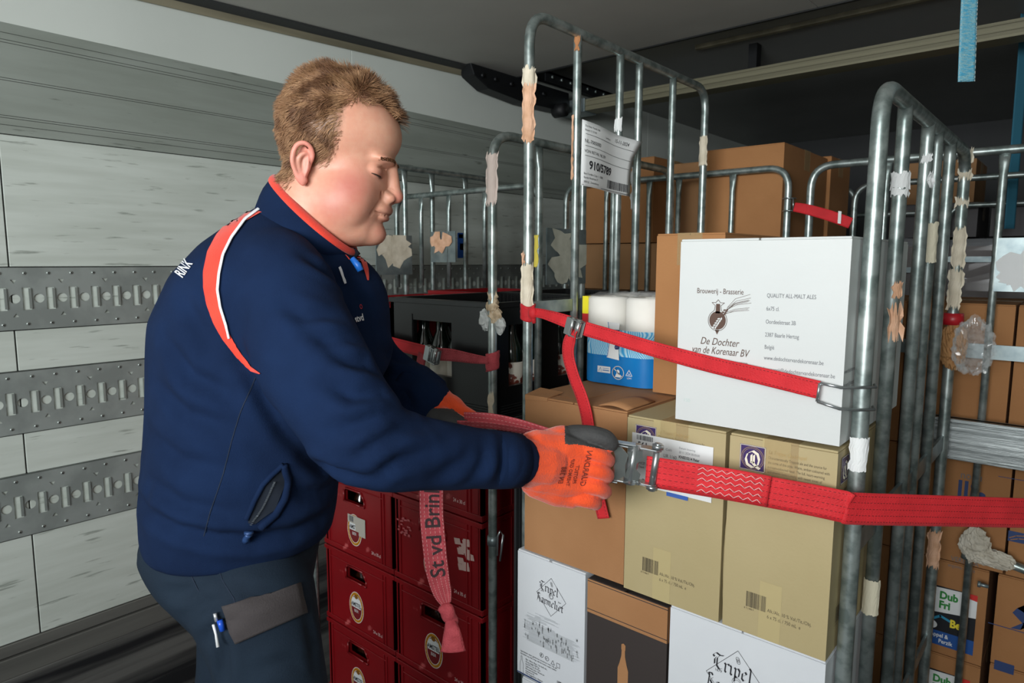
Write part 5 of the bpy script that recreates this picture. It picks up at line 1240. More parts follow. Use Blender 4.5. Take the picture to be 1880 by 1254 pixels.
# eyes: lowered lids, lash line
DKL = mat('dark_lash', '3A2418', .8)
for sg in (1, -1):
    def lidp(t, db=0., da=0.):
        s = 17.5+30*t; q = (s-32)/15.9
        a = 57+14.5*math.sqrt(max(0, 1-q*q*.98))+.6+da; b = -13.4-1.6*math.sin(math.pi*t)+1.5*(t-.5)*-1+db
        zz_ = (b+9)/12.5; a = 57+14.5*math.sqrt(max(.02, 1-q*q*.9-zz_*zz_))+.5+da
        return head_pt(a, sg*s, b)
    mb = MB(); mb.tube([lidp(k/14) for k in range(15)], [.0005]+[.0011]*13+[.0005], 6); adopt(mb.build('eyelashes', DKL), head)
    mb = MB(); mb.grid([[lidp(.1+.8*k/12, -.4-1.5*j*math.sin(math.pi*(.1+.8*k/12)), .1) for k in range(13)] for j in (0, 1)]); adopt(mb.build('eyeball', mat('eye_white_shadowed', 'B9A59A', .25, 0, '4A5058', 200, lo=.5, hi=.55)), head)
# hair
HAIRC = mat('reddish_brown_hair', '8E6848', .55, 0, 'A8825F', 60, col3='6E4C34', scale3=35, lo3=.5, hi3=.62)
Rr = np.random.RandomState(5); HN = vert_normals(HV, [f for f in HFc if len(f) == 4])
dens = hair_density(HL); idx = np.where(dens > .04)[0]
# area-weighted sampling
area_w = np.sin(EL).ravel()*np.gradient(az)[None, :].repeat(NV, 0).ravel()*(r_lo**2)
pr_ = area_w[idx]*dens[idx]; pr_ = pr_/pr_.sum(); NH = 21000
pick = Rr.choice(idx, NH, p=pr_); root = HV[pick]+Rr.normal(0, .0009, (NH, 3)); n_ = HN[pick]; n_ = np.where((n_*(root-np.array(HC))).sum(1, keepdims=True) < 0, -n_, n_); L0 = HL[pick]
top = np.clip((L0[:, 2]-20)/80, 0, 1); frontal = np.clip((L0[:, 0]-10)/50, 0, 1)*top
ln_ = .0085+.007*top+.007*frontal+Rr.uniform(-.0025, .003, NH)
hf, hs, hu = np.array(HF), np.array(HS), np.array(HU)
side = np.sign(L0[:, 1])[:, None]*hs
# hair lies back and down on the sides, sweeps forward and up over the brow
comb = (-.75*hf[None]*(1-frontal[:, None])*(1-.2*top[:, None])-.75*hu[None]*(1-top[:, None])+.9*hf[None]*frontal[:, None]+.25*hu[None]*frontal[:, None])
clump = np.stack([np.sin(L0@np.array(v)+k) for k, v in enumerate(((.16, .1, .05), (.07, .19, -.1), (-.1, .06, .17)))], 1)*.35
dr = n_*(.34+.26*top+.2*frontal)[:, None]+comb+clump@np.stack([hf, hs, hu])+Rr.normal(0, .16, (NH, 3)); dr /= np.linalg.norm(dr, axis=1)[:, None]
seg = 4; wd = .00042; V = []; Fh = []
up_ = np.cross(dr, Rr.normal(size=(NH, 3))); up_ /= np.linalg.norm(up_, axis=1)[:, None]; u2 = np.cross(dr, up_)
P0 = root.copy(); d_ = dr.copy(); strands = []
for k in range(seg+1):
    w_ = wd*(1-.75*(k/seg)**2)
    for q in range(3):
        a = 2*math.pi*q/3; strands.append(P0+(up_*math.cos(a)+u2*math.sin(a))*w_)
    d_ = d_-np.array([0, 0, 1])*.07-n_*.10*(1-top[:, None]*.5); d_ /= np.linalg.norm(d_, axis=1)[:, None]; P0 = P0+d_*(ln_/seg)[:, None]
ST = np.stack(strands, 1).reshape(-1, 3); m3 = 3*(seg+1)
base = (np.arange(NH)*m3)[:, None]; quad = []
for k in range(seg):
    for q in range(3): quad.append([k*3+q, k*3+(q+1) % 3, (k+1)*3+(q+1) % 3, (k+1)*3+q])
Fq = (base[:, None, :]+np.array(quad)[None]).reshape(-1, 4)
def hair_mesh(name, V_, F4, m_):
    me = bpy.data.meshes.new(name); me.vertices.add(len(V_)); me.vertices.foreach_set('co', V_.ravel()); me.loops.add(F4.size); me.loops.foreach_set('vertex_index', F4.ravel())
    me.polygons.add(len(F4)); me.polygons.foreach_set('loop_start', np.arange(0, F4.size, 4)); me.polygons.foreach_set('loop_total', np.full(len(F4), 4)); me.update(calc_edges=True); me.materials.append(m_)
    o = bpy.data.objects.new(name, me); COL.objects.link(o); return adopt(o, worker)
hair_mesh('hair', ST, Fq, HAIRC)
# eyebrows: short fair hairs
mb = MB(); R = random.Random(6)
for sg in (1, -1):
    for k in range(420):
        t = R.random(); s = 11+38*t; b = 9.5+4*math.sin(t*2.4)+R.uniform(-2.6, 2.6)-3*t; a0_ = 92-4.5*((s-10)/14)**2*.55
        dd = np.array([a0_, s, b], float); dd /= np.linalg.norm(dd)
        rr_ = 130.
        while head_sdf((dd*rr_)[None])[0] > 0 and rr_ > 60: rr_ -= .6
        p = dd*(rr_+.3); p0 = head_pt(p[0], sg*p[1], p[2]); p1 = head_pt(p[0]-1.5+1.2, sg*(p[1]+4.2), p[2]+1.6-2.4*t); mb.tube([p0, p1], [.0006, .0002], 3)
adopt(mb.build('eyebrows', mat('fair_brow_hair', '6A4529', .7)), head)

# ---- gloves
ORG = mat('orange_knit_glove', 'E8501F', .9, 0, 'DC4818', 60, sheen=.3, bump=.7, bscale=420); BLG = mat('black_foam_glove_coating', '3A3A3A', .75, 0, '323232', 40, bump=.4, bscale=300)
def hand(name, chains, rule, voxel=.0018, sm=3):
    mb = MB()
    for c in chains: limb(mb, c, 14)
    vs, fs = fuse(mb, voxel, sm, .4); fa = np.array([vs[list(f)].mean(0) for f in fs]); N = vert_normals(vs, fs); fn = np.array([N[list(f)].mean(0) for f in fs])
    mi = rule(fa, fn).astype(int)
    return new_mesh(name, vs, fs, [ORG, BLG], worker, True, mi), vs, fs
def cam_px(p):
    q = p-np.array(EYE); z = q@np.array(FW); return 940+F_PX*(q@np.array(RT))/z, 627+F_PX*(q@np.array(DN))/z, z
W0 = P(935, 845, .945)
ch = [[(W0, .034), (P(975, 848, .965), .036), (P(1000, 850, .975), .036)],
      [(P(985, 826, .975), .030), (P(1030, 824, .985), .026), (P(1062, 826, .985), .019)],
      [(P(985, 850, .975), .030), (P(1030, 853, .985), .027), (P(1068, 858, .985), .019)],
      [(P(985, 872, .975), .028), (P(1025, 882, .985), .026), (P(1062, 892, .988), .018)],
      [(P(985, 885, .98), .024), (P(1020, 902, .99), .022), (P(1048, 914, .992), .016)],
      [(P(1000, 820, .985), .024), (P(1030, 806, .995), .021)]]
FG = [[(P(1062, 824, .985), .0140), (P(1096, 834, .975), .0110), (P(1112, 842, .985), .0108), (P(1116, 847, 1.005), .0103), (P(1100, 846, 1.018), .0098)],
      [(P(1068, 858, .985), .0140), (P(1098, 865, .974), .0113), (P(1112, 871, .985), .0110), (P(1114, 875, 1.006), .0103), (P(1098, 872, 1.018), .0098)],
      [(P(1062, 890, .988), .0138), (P(1092, 895, .976), .0112), (P(1107, 900, .986), .0108), (P(1109, 903, 1.006), .0112), (P(1094, 900, 1.018), .0098)],
      [(P(1046, 912, .992), .0130), (P(1074, 919, .980), .0108), (P(1090, 923, .988), .0103), (P(1093, 925, 1.006), .0098), (P(1080, 922, 1.016), .0100)]]
TH = [(P(1022, 812, .995), .020), (P(1048, 802, .998), .0175), (P(1080, 799, .990), .0150), (P(1108, 805, .985), .0145), (P(1120, 814, .985), .0130)]
def rule_r(c, n):
    x, y, z = cam_px(c)
    th = (y < 816-(x-1035)*.0+np.clip((x-1060)*.42, 0, 40)*.45) & (x > 1037)
    palm = (n@np.array(FW) > .35) & (x > 985)
    return th | palm | (z > 1.004) & (x > 1000)
gR, gv, gf = hand('right_glove', ch+FG+[TH], rule_r)
# glove print on the back of the hand
GS = Skin3(gv, gf); JS2 = JS; JS = GS
for s_, x, y, sz in (('GUARDIAN', 1064, 893, 15), ('PROTECT', 1050, 888, 9), ('THERMO GRIP', 1038, 892, 9), ('EN 388', 1024, 888, 12)):
    vs, fs = text2d(s_, 1, bold=.02); pts = [GS.hit(x+(b*sz)*1.0+a*sz*.18, y-a*sz*.85, .0009)[0] for a, b, _ in vs]; mbt = MB(); mbt.add(pts, fs); adopt(mbt.build('glove_print', mat('dark_orange_print', '7A2C1C', .9)), gR)
JS = JS2
chL = [[(P(772, 728, 1.15), .034), (P(800, 745, 1.14), .036)], [(P(795, 735, 1.14), .026), (P(826, 748, 1.135), .023), (P(848, 760, 1.13), .016)], [(P(795, 752, 1.14), .030), (P(826, 765, 1.135), .026), (P(850, 775, 1.13), .017)],
       [(P(792, 768, 1.14), .026), (P(822, 783, 1.135), .023), (P(845, 792, 1.13), .016)]]
FL = [[(P(846, 758, 1.13), .0150), (P(868, 769, 1.125), .0130), (P(876, 782, 1.115), .0120), (P(866, 790, 1.105), .0110)], [(P(848, 772, 1.13), .0150), (P(866, 784, 1.12), .013), (P(870, 797, 1.108), .012), (P(858, 801, 1.10), .011)],
      [(P(846, 788, 1.13), .0150), (P(862, 800, 1.12), .013), (P(864, 812, 1.108), .012), (P(852, 814, 1.10), .011)], [(P(836, 798, 1.13), .0140), (P(850, 811, 1.12), .012), (P(850, 822, 1.108), .011), (P(840, 822, 1.10), .010)],
      [(P(800, 762, 1.115), .019), (P(826, 770, 1.10), .0155), (P(846, 778, 1.095), .0140), (P(860, 783, 1.09), .0125)]]
def rule_l(c, n):
    x, y, z = cam_px(c)
    return (y > 749+np.clip(x-775, 0, 200)*.02+np.clip(x-830, 0, 100)*.75) & (x > 775)
gL, _, _ = hand('left_glove', chL+FL, rule_l)
for c_, d_p, r_, g_ in (((P(935, 845, .945)), (P(975, 848, .965)), .0385, 'c'),):
    pass
def cuff(a, b, r, name='cuff'):
    mb = MB(); d = (b-a); mb.tube([a-d*.2, a, a.lerp(b, .5), b, b+d*.02], [r*1.0, r*1.04, r*1.03, r, r*.86], 28, 0, caps=True); return adopt(mb.build(name, NAVY_C), jacket)
cuff(P(905, 844, .925), P(950, 846, .947), .0385); cuff(P(757, 713, 1.165), P(786, 735, 1.145), .044)
# ------------------------------------------------------------------ straps, ratchet, bars and loose bits
STRAP = mat('red_webbing', 'D3202A', .7, 0, 'C21822', 30, bump=.5, bscale=500, sheen=.05); STITCH = mat('dark_red_stitching', '5E0E14', .8); PINK = mat('worn_pink_webbing', 'BC4C54', .85, 0, 'A83E46', 60, bump=.8, bscale=350); PINKD = mat('pale_worn_fibres', 'D39A98', .9)
def ribbon(parent, pts, width, name='webbing', m_=STRAP, up=(0, 0, 1), thick=.0018, dash=True, twist=None, dens=8, dm=STITCH, rows_=None, camber=0.):
    """flat webbing along world points; returns (part, frames) where frames are (pos, across, normal)"""
    Q = [Vector(p) for p in pts]; out = []; n = len(Q)
    ws = width if isinstance(width, list) else [width]*n; ups = up if isinstance(up, list) else [up]*n; W_ = []; U_ = []
    for i in range(n-1):
        p0, p1, p2, p3 = Q[max(i-1, 0)], Q[i], Q[i+1], Q[min(i+2, n-1)]
        for s_ in range(dens):
            t = s_/dens; out.append(.5*((2*p1)+(p2-p0)*t+(2*p0-5*p1+4*p2-p3)*t*t+(3*p1-p0-3*p2+p3)*t**3)); W_.append(ws[i]+(ws[i+1]-ws[i])*t); U_.append(Vector(ups[i]).lerp(Vector(ups[i+1]), t))
    out.append(Q[-1]); W_.append(ws[-1]); U_.append(Vector(ups[-1])); fr = []
    for i, p in enumerate(out):
        t = (out[min(i+1, len(out)-1)]-out[max(i-1, 0)]).normalized(); a = (U_[i]-t*U_[i].dot(t)).normalized(); fr.append((p, a, t.cross(a), W_[i]))
    mb = MB(); K = 6
    mb.grid([[p+a*(w_*(k/K-.5))+nn*(camber*math.sin(math.pi*k/K)) for k in range(K+1)] for p, a, nn, w_ in fr]); o = adopt(mb.build(name, m_, solid=thick), parent)
    if dash:
        d = MB(); 
        for i in range(len(fr)-1):
            for off in (rows_ or (-.36, .36)):
                (p, a, nn, w_), (p2, a2, n2, w2) = fr[i], fr[i+1]; L_ = (p2-p).length; m_ = max(1, int(L_/.0045))
                for j in range(m_):
                    for sg in (1, -1):
                        A = p.lerp(p2, j/m_)+a*(w_*off)+nn*sg*(thick/2+.0003); B = p.lerp(p2, (j+.55)/m_)+a*(w_*off)+nn*sg*(thick/2+.0003)
                        d.add([A-a*.0004, B-a*.0004, B+a*.0004, A+a*.0004], [(0, 1, 2, 3)])
        q = adopt(d.build('stitching', dm), parent)
    return o, fr
# upper strap
s1 = thing('cargo_strap', 'narrow red strap with cam buckle tied across the toilet paper and white carton', 'strap', tuple(on(1058, 598, 'Y', 1.0)))
p = [on(974, 573, 'Y', 1.022), on(1000, 577, 'Y', 1.018), on(1040, 590, 'Y', 1.010), on(1062, 599, 'Y', 1.005)]
ribbon(s1, p, [.016, .020, .024, .026], 'knotted_end', STRAP, up=[(.3, 0, 1), (0, .6, .8), (0, .3, 1), (0, 0, 1)])
p = [on(1066, 601, 'Y', 1.0), on(1130, 620, 'Y', .997), on(1200, 641, 'Y', .993), on(1300, 668, 'Y', .988), on(1400, 691, 'Y', .985), on(1504, 716, 'Y', .984)]
ribbon(s1, p, .0258, 'webbing')
mb = MB(); c = Vector((XB0, Y0, on(969, 575, 'Y', 1.03).z)); R = random.Random(3); rows = []
for i in range(9):
    z = c.z+.0155-.031*i/8; rows.append([(c.x+math.cos(a)*(.0135+R.uniform(0, .002)), c.y+math.sin(a)*(.0135+R.uniform(0, .002)), z+.003*math.sin(a*2)) for a in [2*math.pi*k/18 for k in range(18)]])
mb.grid(rows, 0, True, True); adopt(mb.build('knot_wrap', STRAP, solid=.002), s1)
mb = MB(); k0 = on(978, 575, 'Y', 1.02); ball(mb, k0, Vector((.010, .008, .013)), 10); mb.tube([k0+ZD*.004, k0+ZD*.016+RD*.002], [.006, .002], 6); mb.tube([k0, k0-ZD*.020+RD*.003], [.007, .004], 6); adopt(mb.build('knot', STRAP), s1)
def bucket(parent, x, y, Yv, w_, L_, m_, name='cam_buckle'):
    c = on(x, y, 'Y', Yv); mb = MB(); a = Vector((1, 0, -.28)).normalized(); u = Vector((0, 0, 1)); u = (u-a*u.dot(a)).normalized(); nn = a.cross(u)
    def bx(x0, x1, y0, y1, z0, z1): mb.box(x0, x1, y0, y1, z0, z1, 0, Matrix((a, u, nn)).transposed().to_4x4())
    M_ = Matrix.Translation(c) @ Matrix((a, u, nn)).transposed().to_4x4()
    for sg in (-1, 1): mb.box(-L_/2, L_/2, sg*w_/2-.001, sg*w_/2+.001, -.002, .012, 0, M_)
    mb.box(-L_/2, -L_*.1, -w_/2, w_/2, .010, .012, 0, M_); mb.box(-L_/2, L_/2, -w_/2, w_/2, -.004, -.0025, 0, M_)
    o = adopt(mb.build(name, m_, bevel=.0008), parent)
    mb = MB(); mb.tube([M_ @ Vector((L_*.28, -w_/2-.003, .006)), M_ @ Vector((L_*.28, w_/2+.003, .006))], .0045, 12); mb.tube([M_ @ Vector((-L_*.12, -w_/2-.003, .008)), M_ @ Vector((-L_*.12, w_/2+.003, .008))], .003, 10)
    adopt(mb.build('buckle_pin', mat('zinc_plated_pin', 'C8CCCC', .25, .85)), o)
    return o
ZN = mat('zinc_plated_steel', 'B9BEC0', .28, .85, 'A0A6A8', 20)
bucket(s1, 1057, 601, .992, .030, .032, mat('grey_buckle', '8E9492', .4, .6))
p = [on(1060, 606, 'Y', .988), on(1047, 622, 'Y', .984), on(1043, 650, 'Y', .985), on(1053, 690, 'Y', .988), on(1069, 732, 'Y', .990), on(1079, 775, 'Y', .990), on(1086, 840, 'Y', .991), on(1096, 900, 'Y', .991), on(1108, 952, 'Y', .990)]
up_s = [(1, 0, .9), (1, 0, .4), (1, 0, .1), (1, .0, -.2), (1, 0, -.25), (1, 0, -.1), (1, 0, .1), (.9, .0, .3), (1, 0, .3)]
ribbon(s1, p, .0255, 'loose_tail', up=up_s)
mb = MB(); e0, e1 = on(1505, 703, 'Y', .984), on(1500, 737, 'Y', .984); xr = XB1+.016
f0_, f1_ = Vector((xr, Y0-.004, on(1592, 709, 'Y', Y0).z)), Vector((xr, Y0-.004, on(1590, 750, 'Y', Y0).z))
g0_, g1_ = f0_+Vector((-.005, .022, 0)), f1_+Vector((-.005, .022, 0))
mb.tube([e0, Vector((-.254, .990, e0.z*.4+f0_.z*.6)), Vector((XB1, 1.024, f0_.z)), f0_+Vector((.001, .004, 0)), g0_], .0023, 8); mb.tube([e1, Vector((-.254, .990, e1.z*.4+f1_.z*.6)), Vector((XB1, 1.024, f1_.z)), f1_+Vector((.001, .004, 0)), g1_], .0023, 8); mb.tube([e0, e1], .0023, 8)
adopt(mb.build('wire_hook', ZN), s1)

# strap of the left cage
s2 = thing('cargo_strap', 'worn pink-red strap with buckle tied to the left cage across the black crate', 'strap', tuple(on(795, 650, 'Y', 1.035)))
ribbon(s2, [on(650, 612, 'Y', 1.05), on(712, 628, 'Y', 1.045), on(770, 643, 'Y', 1.04), on(786, 647, 'Y', 1.038)], .030, 'webbing', STRAP)
ribbon(s2, [on(800, 650, 'Y', 1.035), on(830, 652, 'Y', 1.034), on(865, 658, 'Y', 1.030), on(896, 662, 'Y', 1.028)], [.030, .028, .022, .014], 'webbing', PINK)
bucket(s2, 796, 651, 1.030, .033, .040, ZN)
ribbon(s2, [on(776, 650, 'Y', 1.03), on(772, 672, 'Y', 1.03), on(776, 700, 'Y', 1.03), on(786, 750, 'Y', 1.035)], .028, 'loose_tail', PINK, up=[(1, 0, .5), (1, 0, .1), (1, 0, 0), (1, 0, -.2)])
mb = MB(); c = Vector((XA1, Y0, on(905, 663, 'Y', Y0).z)); rows = []
for i in range(9):
    z = c.z+.019-.038*i/8; rows.append([(c.x+math.cos(a)*(.0125+R.uniform(0, .003)), c.y+math.sin(a)*(.0125+R.uniform(0, .003)), z+.004*math.sin(a+1)) for a in [2*math.pi*k/18 for k in range(18)]])
mb.grid(rows, 0, True, True); adopt(mb.build('knot_wrap', PINK, solid=.002), s2)

# ratchet strap being tightened
s3 = thing('ratchet_strap', 'wide bright red ratchet strap drawn tight round the right frame pole', 'strap', tuple(P(1190, 868, 1.02)))
_A, _B = P(1572, 934, .926), P(1880, 942, 1.006); WALLP = _A+(_B-_A)*((1.855-_A.y)/(_B.y-_A.y))
a1, a2 = P(1556, 931, .925), P(1572, 932, .928)
rw = (-.40, -.2, 0., .2, .40)
o, fr = ribbon(s3, [P(1186, 866, 1.02), P(1260, 878, .998), P(1340, 891, .974), P(1420, 905, .955), P(1490, 918, .938), P(1548, 930, .925), P(1572, 934, .926), P(1572, 934, .926).lerp(WALLP, .12), P(1572, 934, .926).lerp(WALLP, .5), WALLP], .0455, 'webbing', dash=True, rows_=rw, thick=.0022, dens=7)
o, fr2 = ribbon(s3, [P(1186, 864, 1.014), P(1260, 876, .992), P(1340, 889, .968), P(1412, 903, .951)], .0458, 'folded_webbing', dash=True, rows_=rw, thick=.0022)
d = MB()
for r_ in (-.36, -.18, .02, .2, .36):   # white zigzag seam
    prev = None
    for k in range(15):
        t = k/14; i = int((len(fr2)-1)*(.42+.5*t)); pp, aa, nn, w_ = fr2[i]; i2 = min(i+1, len(fr2)-1); q = (len(fr2)-1)*(.42+.5*t)-i; pp = pp.lerp(fr2[i2][0], q)
        nn2 = nn if nn.dot(EYE-pp) > 0 else -nn; z = pp+aa*(w_*(r_+(.05 if k % 2 else -.05)))+nn2*.0018
        if prev is not None: d.tube([prev, z], .0005, 4)
        prev = z
adopt(d.build('white_seam', mat('white_thread', 'E9C9C6', .8)), s3)
rc = P(1163, 851, 1.012); ra = (P(1190, 855, 1.012)-P(1140, 847, 1.018)).normalized(); ru = (ZD-ra*ZD.dot(ra)).normalized(); rn = ra.cross(ru)
if rn.dot(EYE-rc) < 0: rn = -rn
RM = Matrix.Translation(rc) @ Matrix((ra, ru, rn)).transposed().to_4x4()
rat = adopt(bpy.data.objects.new('ratchet', None), s3); COL.objects.link(rat)
for sg, nm_ in ((1, 'side_plate'), (-1, 'side_plate')):
    mb = MB(); z = sg*.027; prof = [(-.034, -.010), (-.030, .012), (-.012, .014), (.006, .008), (.030, .012), (.038, .006), (.038, -.008), (.02, -.012)]; n = len(prof)
    vs_ = [RM @ Vector((a, z+dz, b)) for dz in (-.0012, .0012) for a, b in prof]
    mb.add(vs_, [tuple(range(n))[::-1], tuple(range(n, 2*n))]+[(i, (i+1) % n, (i+1) % n+n, i+n) for i in range(n)]); adopt(mb.build(nm_, ZN, bevel=.0006), rat)
mb = MB(); mb.tube([RM @ Vector((.032, -.033, 0)), RM @ Vector((.032, .033, 0))], .0055, 14); mb.tube([RM @ Vector((-.002, -.031, .002)), RM @ Vector((-.002, .031, .002))], .0095, 16); adopt(mb.build('spindle', ZN), rat)
for sg in (-1, 1):
    mb = MB(); mb.tube([RM @ Vector((.032, sg*.029, .001)), RM @ Vector((.032, sg*.0345, .001))], .0095, 6); mb.tube([RM @ Vector((.032, sg*.034, .001)), RM @ Vector((.032, sg*.037, .001))], .0055, 12); adopt(mb.build('bolt', ZN), rat)
mb = MB(); hp = [(-.036, .024), (-.022, .026), (-.010, .016), (-.012, .0), (-.010, -.016), (-.022, -.026), (-.036, -.024), (-.030, -.012), (-.028, 0), (-.030, .012)]
vs_, fs_ = flat_shape(hp, (), .0012); mb.add([RM @ Vector((a, b, .013+c)) for a, b, c in vs_], fs_)
vs_, fs_ = flat_shape([(-.012, .020), (.010, .025), (.012, .012), (.004, .004), (.004, -.004), (.012, -.012), (.010, -.025), (-.012, -.020), (-.006, 0)], (), .0012); mb.add([RM @ Vector((a, b, .010+c)) for a, b, c in vs_], fs_)
adopt(mb.build('release_handle', mat('bright_zinc', 'D0D5D6', .18, .95)), rat)
mb = MB()
for k in range(10):
    a = 2*math.pi*k/10; mb.box(-.002, .002, .0, .004, -.002, .002, 0, RM @ Matrix.Translation((.004, -.028, .004)) @ Matrix.Rotation(a, 4, 'Y') @ Matrix.Translation((0, 0, .010)))
adopt(mb.build('ratchet_teeth', ZN), rat)
mb = MB(); mb.box(-.052, -.020, -.0325, -.030, -.006, .010, 0, RM); mb.box(-.030, .0, .029, .0315, -.004, .012, 0, RM); adopt(mb.build('lever', ZN, bevel=.0008), rat)
mb = MB(); wa = WALLP; mb.tube([wa+Vector((-.004, -.004, .026)), wa+Vector((-.004, -.004, -.026))], .003, 8); adopt(mb.build('end_hook', ZN), s3)
# worn strap held between the hands and hanging down
s4 = thing('ratchet_strap', 'worn pink printed strap held in both hands, its knotted end hanging by the red crates', 'strap', tuple(P(800, 960, 1.2)))
ribbon(s4, [P(852, 768, 1.085), P(900, 772, 1.08), P(955, 783, 1.07), P(1010, 799, 1.05), P(1050, 810, 1.035)], [.022, .026, .026, .024, .02], 'webbing', PINK, up=[(0, -.25, .8)]*5, rows_=(-.45, -.15, .15, .45), dm=PINKD)
ribbon(s4, [P(840, 779, 1.075), P(900, 781, 1.07), P(960, 790, 1.06), P(1015, 802, 1.045), P(1050, 815, 1.03)], [.018, .018, .018, .016, .016], 'webbing', PINK, up=[(0, -.5, .5)]*5, rows_=(-.45, 0, .45), dm=PINKD)
hp_ = [P(846, 790, 1.13), P(815, 830, 1.15), P(795, 870, 1.17), P(792, 930, 1.19), P(796, 990, 1.20), P(803, 1050, 1.21), P(812, 1088, 1.215), P(819, 1108, 1.217)]
o, fh = ribbon(s4, hp_, [.034, .038, .041, .042, .042, .041, .034, .018], 'hanging_tail', PINK, up=[tuple(RD)]*8, rows_=(-.46, -.3, -.1, .1, .3, .46), dm=PINKD)
tx_v, tx_f = text2d('St vd Brink', 1, bold=.012); L_ = [0]
for i in range(1, len(fh)): L_.append(L_[-1]+(fh[i][0]-fh[i-1][0]).length)
def on_rib(s_, t):
    s_ = min(max(s_, 0), L_[-1]-1e-6); i = max(j for j in range(len(L_)) if L_[j] <= s_); i = min(i, len(fh)-2); q = (s_-L_[i])/(L_[i+1]-L_[i]); pp = fh[i][0].lerp(fh[i+1][0], q); a = fh[i][1]; nn = fh[i][2]
    if nn.dot(EYE-pp) < 0: nn = -nn
    return pp+a*t+nn*.0022
end = L_[-1]-.052; sz = .040; mb = MB(); mb.add([on_rib(end-a*sz*1.02, (.36-b)*sz*.95) for a, b, _ in tx_v], tx_f); adopt(mb.build('printed_text', mat('black_strap_print', '38272A', .8)), s4)
mb = MB(); kp = P(822, 1125, 1.217); ball(mb, kp, Vector((.016, .012, .020)), 10); ball(mb, kp+RD*.008-ZD*.016, Vector((.012, .012, .013)), 10); mb.tube([kp+ZD*.012-RD*.014, kp, kp-ZD*.014+RD*.012], [.008, .012, .008], 8); kv, kf = fuse(mb, .003, 3); new_mesh('knot', kv, kf, [PINK], s4)
ribbon(s4, [P(826, 1138, 1.212), P(830, 1160, 1.208), P(832, 1196, 1.205)], [.014, .030, .046], 'frayed_end', PINK, up=[tuple(RD), tuple(RD*.95+ZD*.15), tuple(RD*.95+ZD*.25)], rows_=(-.42, -.22, 0, .22, .42), dm=PINKD, camber=.006)
# strap behind, in the back
s5 = thing('cargo_strap', 'short red strap hooked to the rear cage frame above the white carton', 'strap', tuple(on(1500, 390, 'Y', 1.92)))
ribbon(s5, [on(1458, 380, 'Y', 1.925), on(1480, 384, 'Y', 1.922), on(1520, 395, 'Y', 1.92), on(1562, 410, 'Y', 1.918)], [.024, .027, .028, .028], 'webbing', dash=False)
mb = MB(); c0 = on(1446, 364, 'Y', 1.927); c1 = on(1446, 387, 'Y', 1.927)
for c in (c0, c1): mb.tube([(c.x+.017*math.cos(t), 1.94+.017*math.sin(t), c.z) for t in [2*math.pi*k/20 for k in range(20)]], .0018, 6, closed=True)
mb.tube([c0+Vector((.015, 0, 0)), c1+Vector((.015, 0, 0))], .002, 6); adopt(mb.build('wire_hook', ZN), s5)
F = Face(on(1538, 410, 'Y', 1.912), (1, 0, -.2), (0, 0, 1)); F.rect(0, 0, .008, .032); F.build('sewn_tag', WHITEP, s5)
# blue straps hanging from the ceiling
BLUE = mat('frayed_blue_webbing', '3F97B8', .85, 0, '7FA9B0', 120, (1, 1, 4), lo=.35, hi=.65, bump=.8, bscale=300)
s6 = thing('blue_strap', 'frayed light blue strap end hanging from the ceiling near the top right', 'strap', tuple(on(1775, 150, 'Y', 1.2)))
b0 = on(1774, 150, 'Y', 1.2); b1 = on(1780, -5, 'Y', 1.2); bt = b1+(b1-b0)*2.0; bt.z = czf(1.2)-.0012
ribbon(s6, [b0, b0.lerp(b1, .5), b1, bt], [.0245, .0243, .0235, .0235], 'webbing', BLUE, up=(RD.x, RD.y, 0), dash=True, rows_=(-.47, .47), dm=mat('grey_frayed_fibres', 'A9B3B2', .9))
s7 = thing('blue_strap', 'long teal strap hanging behind the right cage at the picture edge', 'strap', tuple(on(1862, 300, 'Y', 2.75)))
q0, q1 = on(1878, 110, 'Y', 2.7), on(1853, 420, 'Y', 2.7); up0 = q0+(q0-q1)*.6; up0.z = ZC-.002
ribbon(s7, [q1, q0.lerp(q1, .5), q0, up0], .034, 'webbing', mat('teal_webbing', '2F6F86', .8), up=(RD.x, RD.y, 0), dash=False)
# load bar across the right
lbz0, lbz1 = 1.43-.2486*1.88, 1.43-.1966*1.88
lbr = thing('load_bar', 'wide scratched aluminium load bar spanning to the right wall below the crumpled bag', 'load bar', (.15, 1.88, lbz0))
mb = MB(); AL = mat('scratched_aluminium', '9EA4A4', .35, .6, '6E7474', 8, (.15, 1, 14), lo=.35, hi=.65, bump=.3)
hh = (lbz1-lbz0)
mb.box(-.33, RX-.02, 1.868, 1.892, lbz0, lbz0+hh*.80); mb.box(-.33, RX-.02, 1.862, 1.898, lbz0, lbz0+.006); mb.box(-.33, RX-.02, 1.864, 1.896, lbz0+hh*.82, lbz0+hh*.90); mb.box(-.33, RX-.02, 1.862, 1.898, lbz0+hh*.93, lbz1)
mb.box(-.33, RX-.02, 1.872, 1.888, lbz0, lbz1); adopt(mb.build('bar_profile', AL, bevel=.001), lbr)
mb = MB(); mb.box(RX-.03, RX-.005, 1.865, 1.895, lbz0+.01, lbz1-.01); adopt(mb.build('end_fitting', GALVD, bevel=.002), lbr)
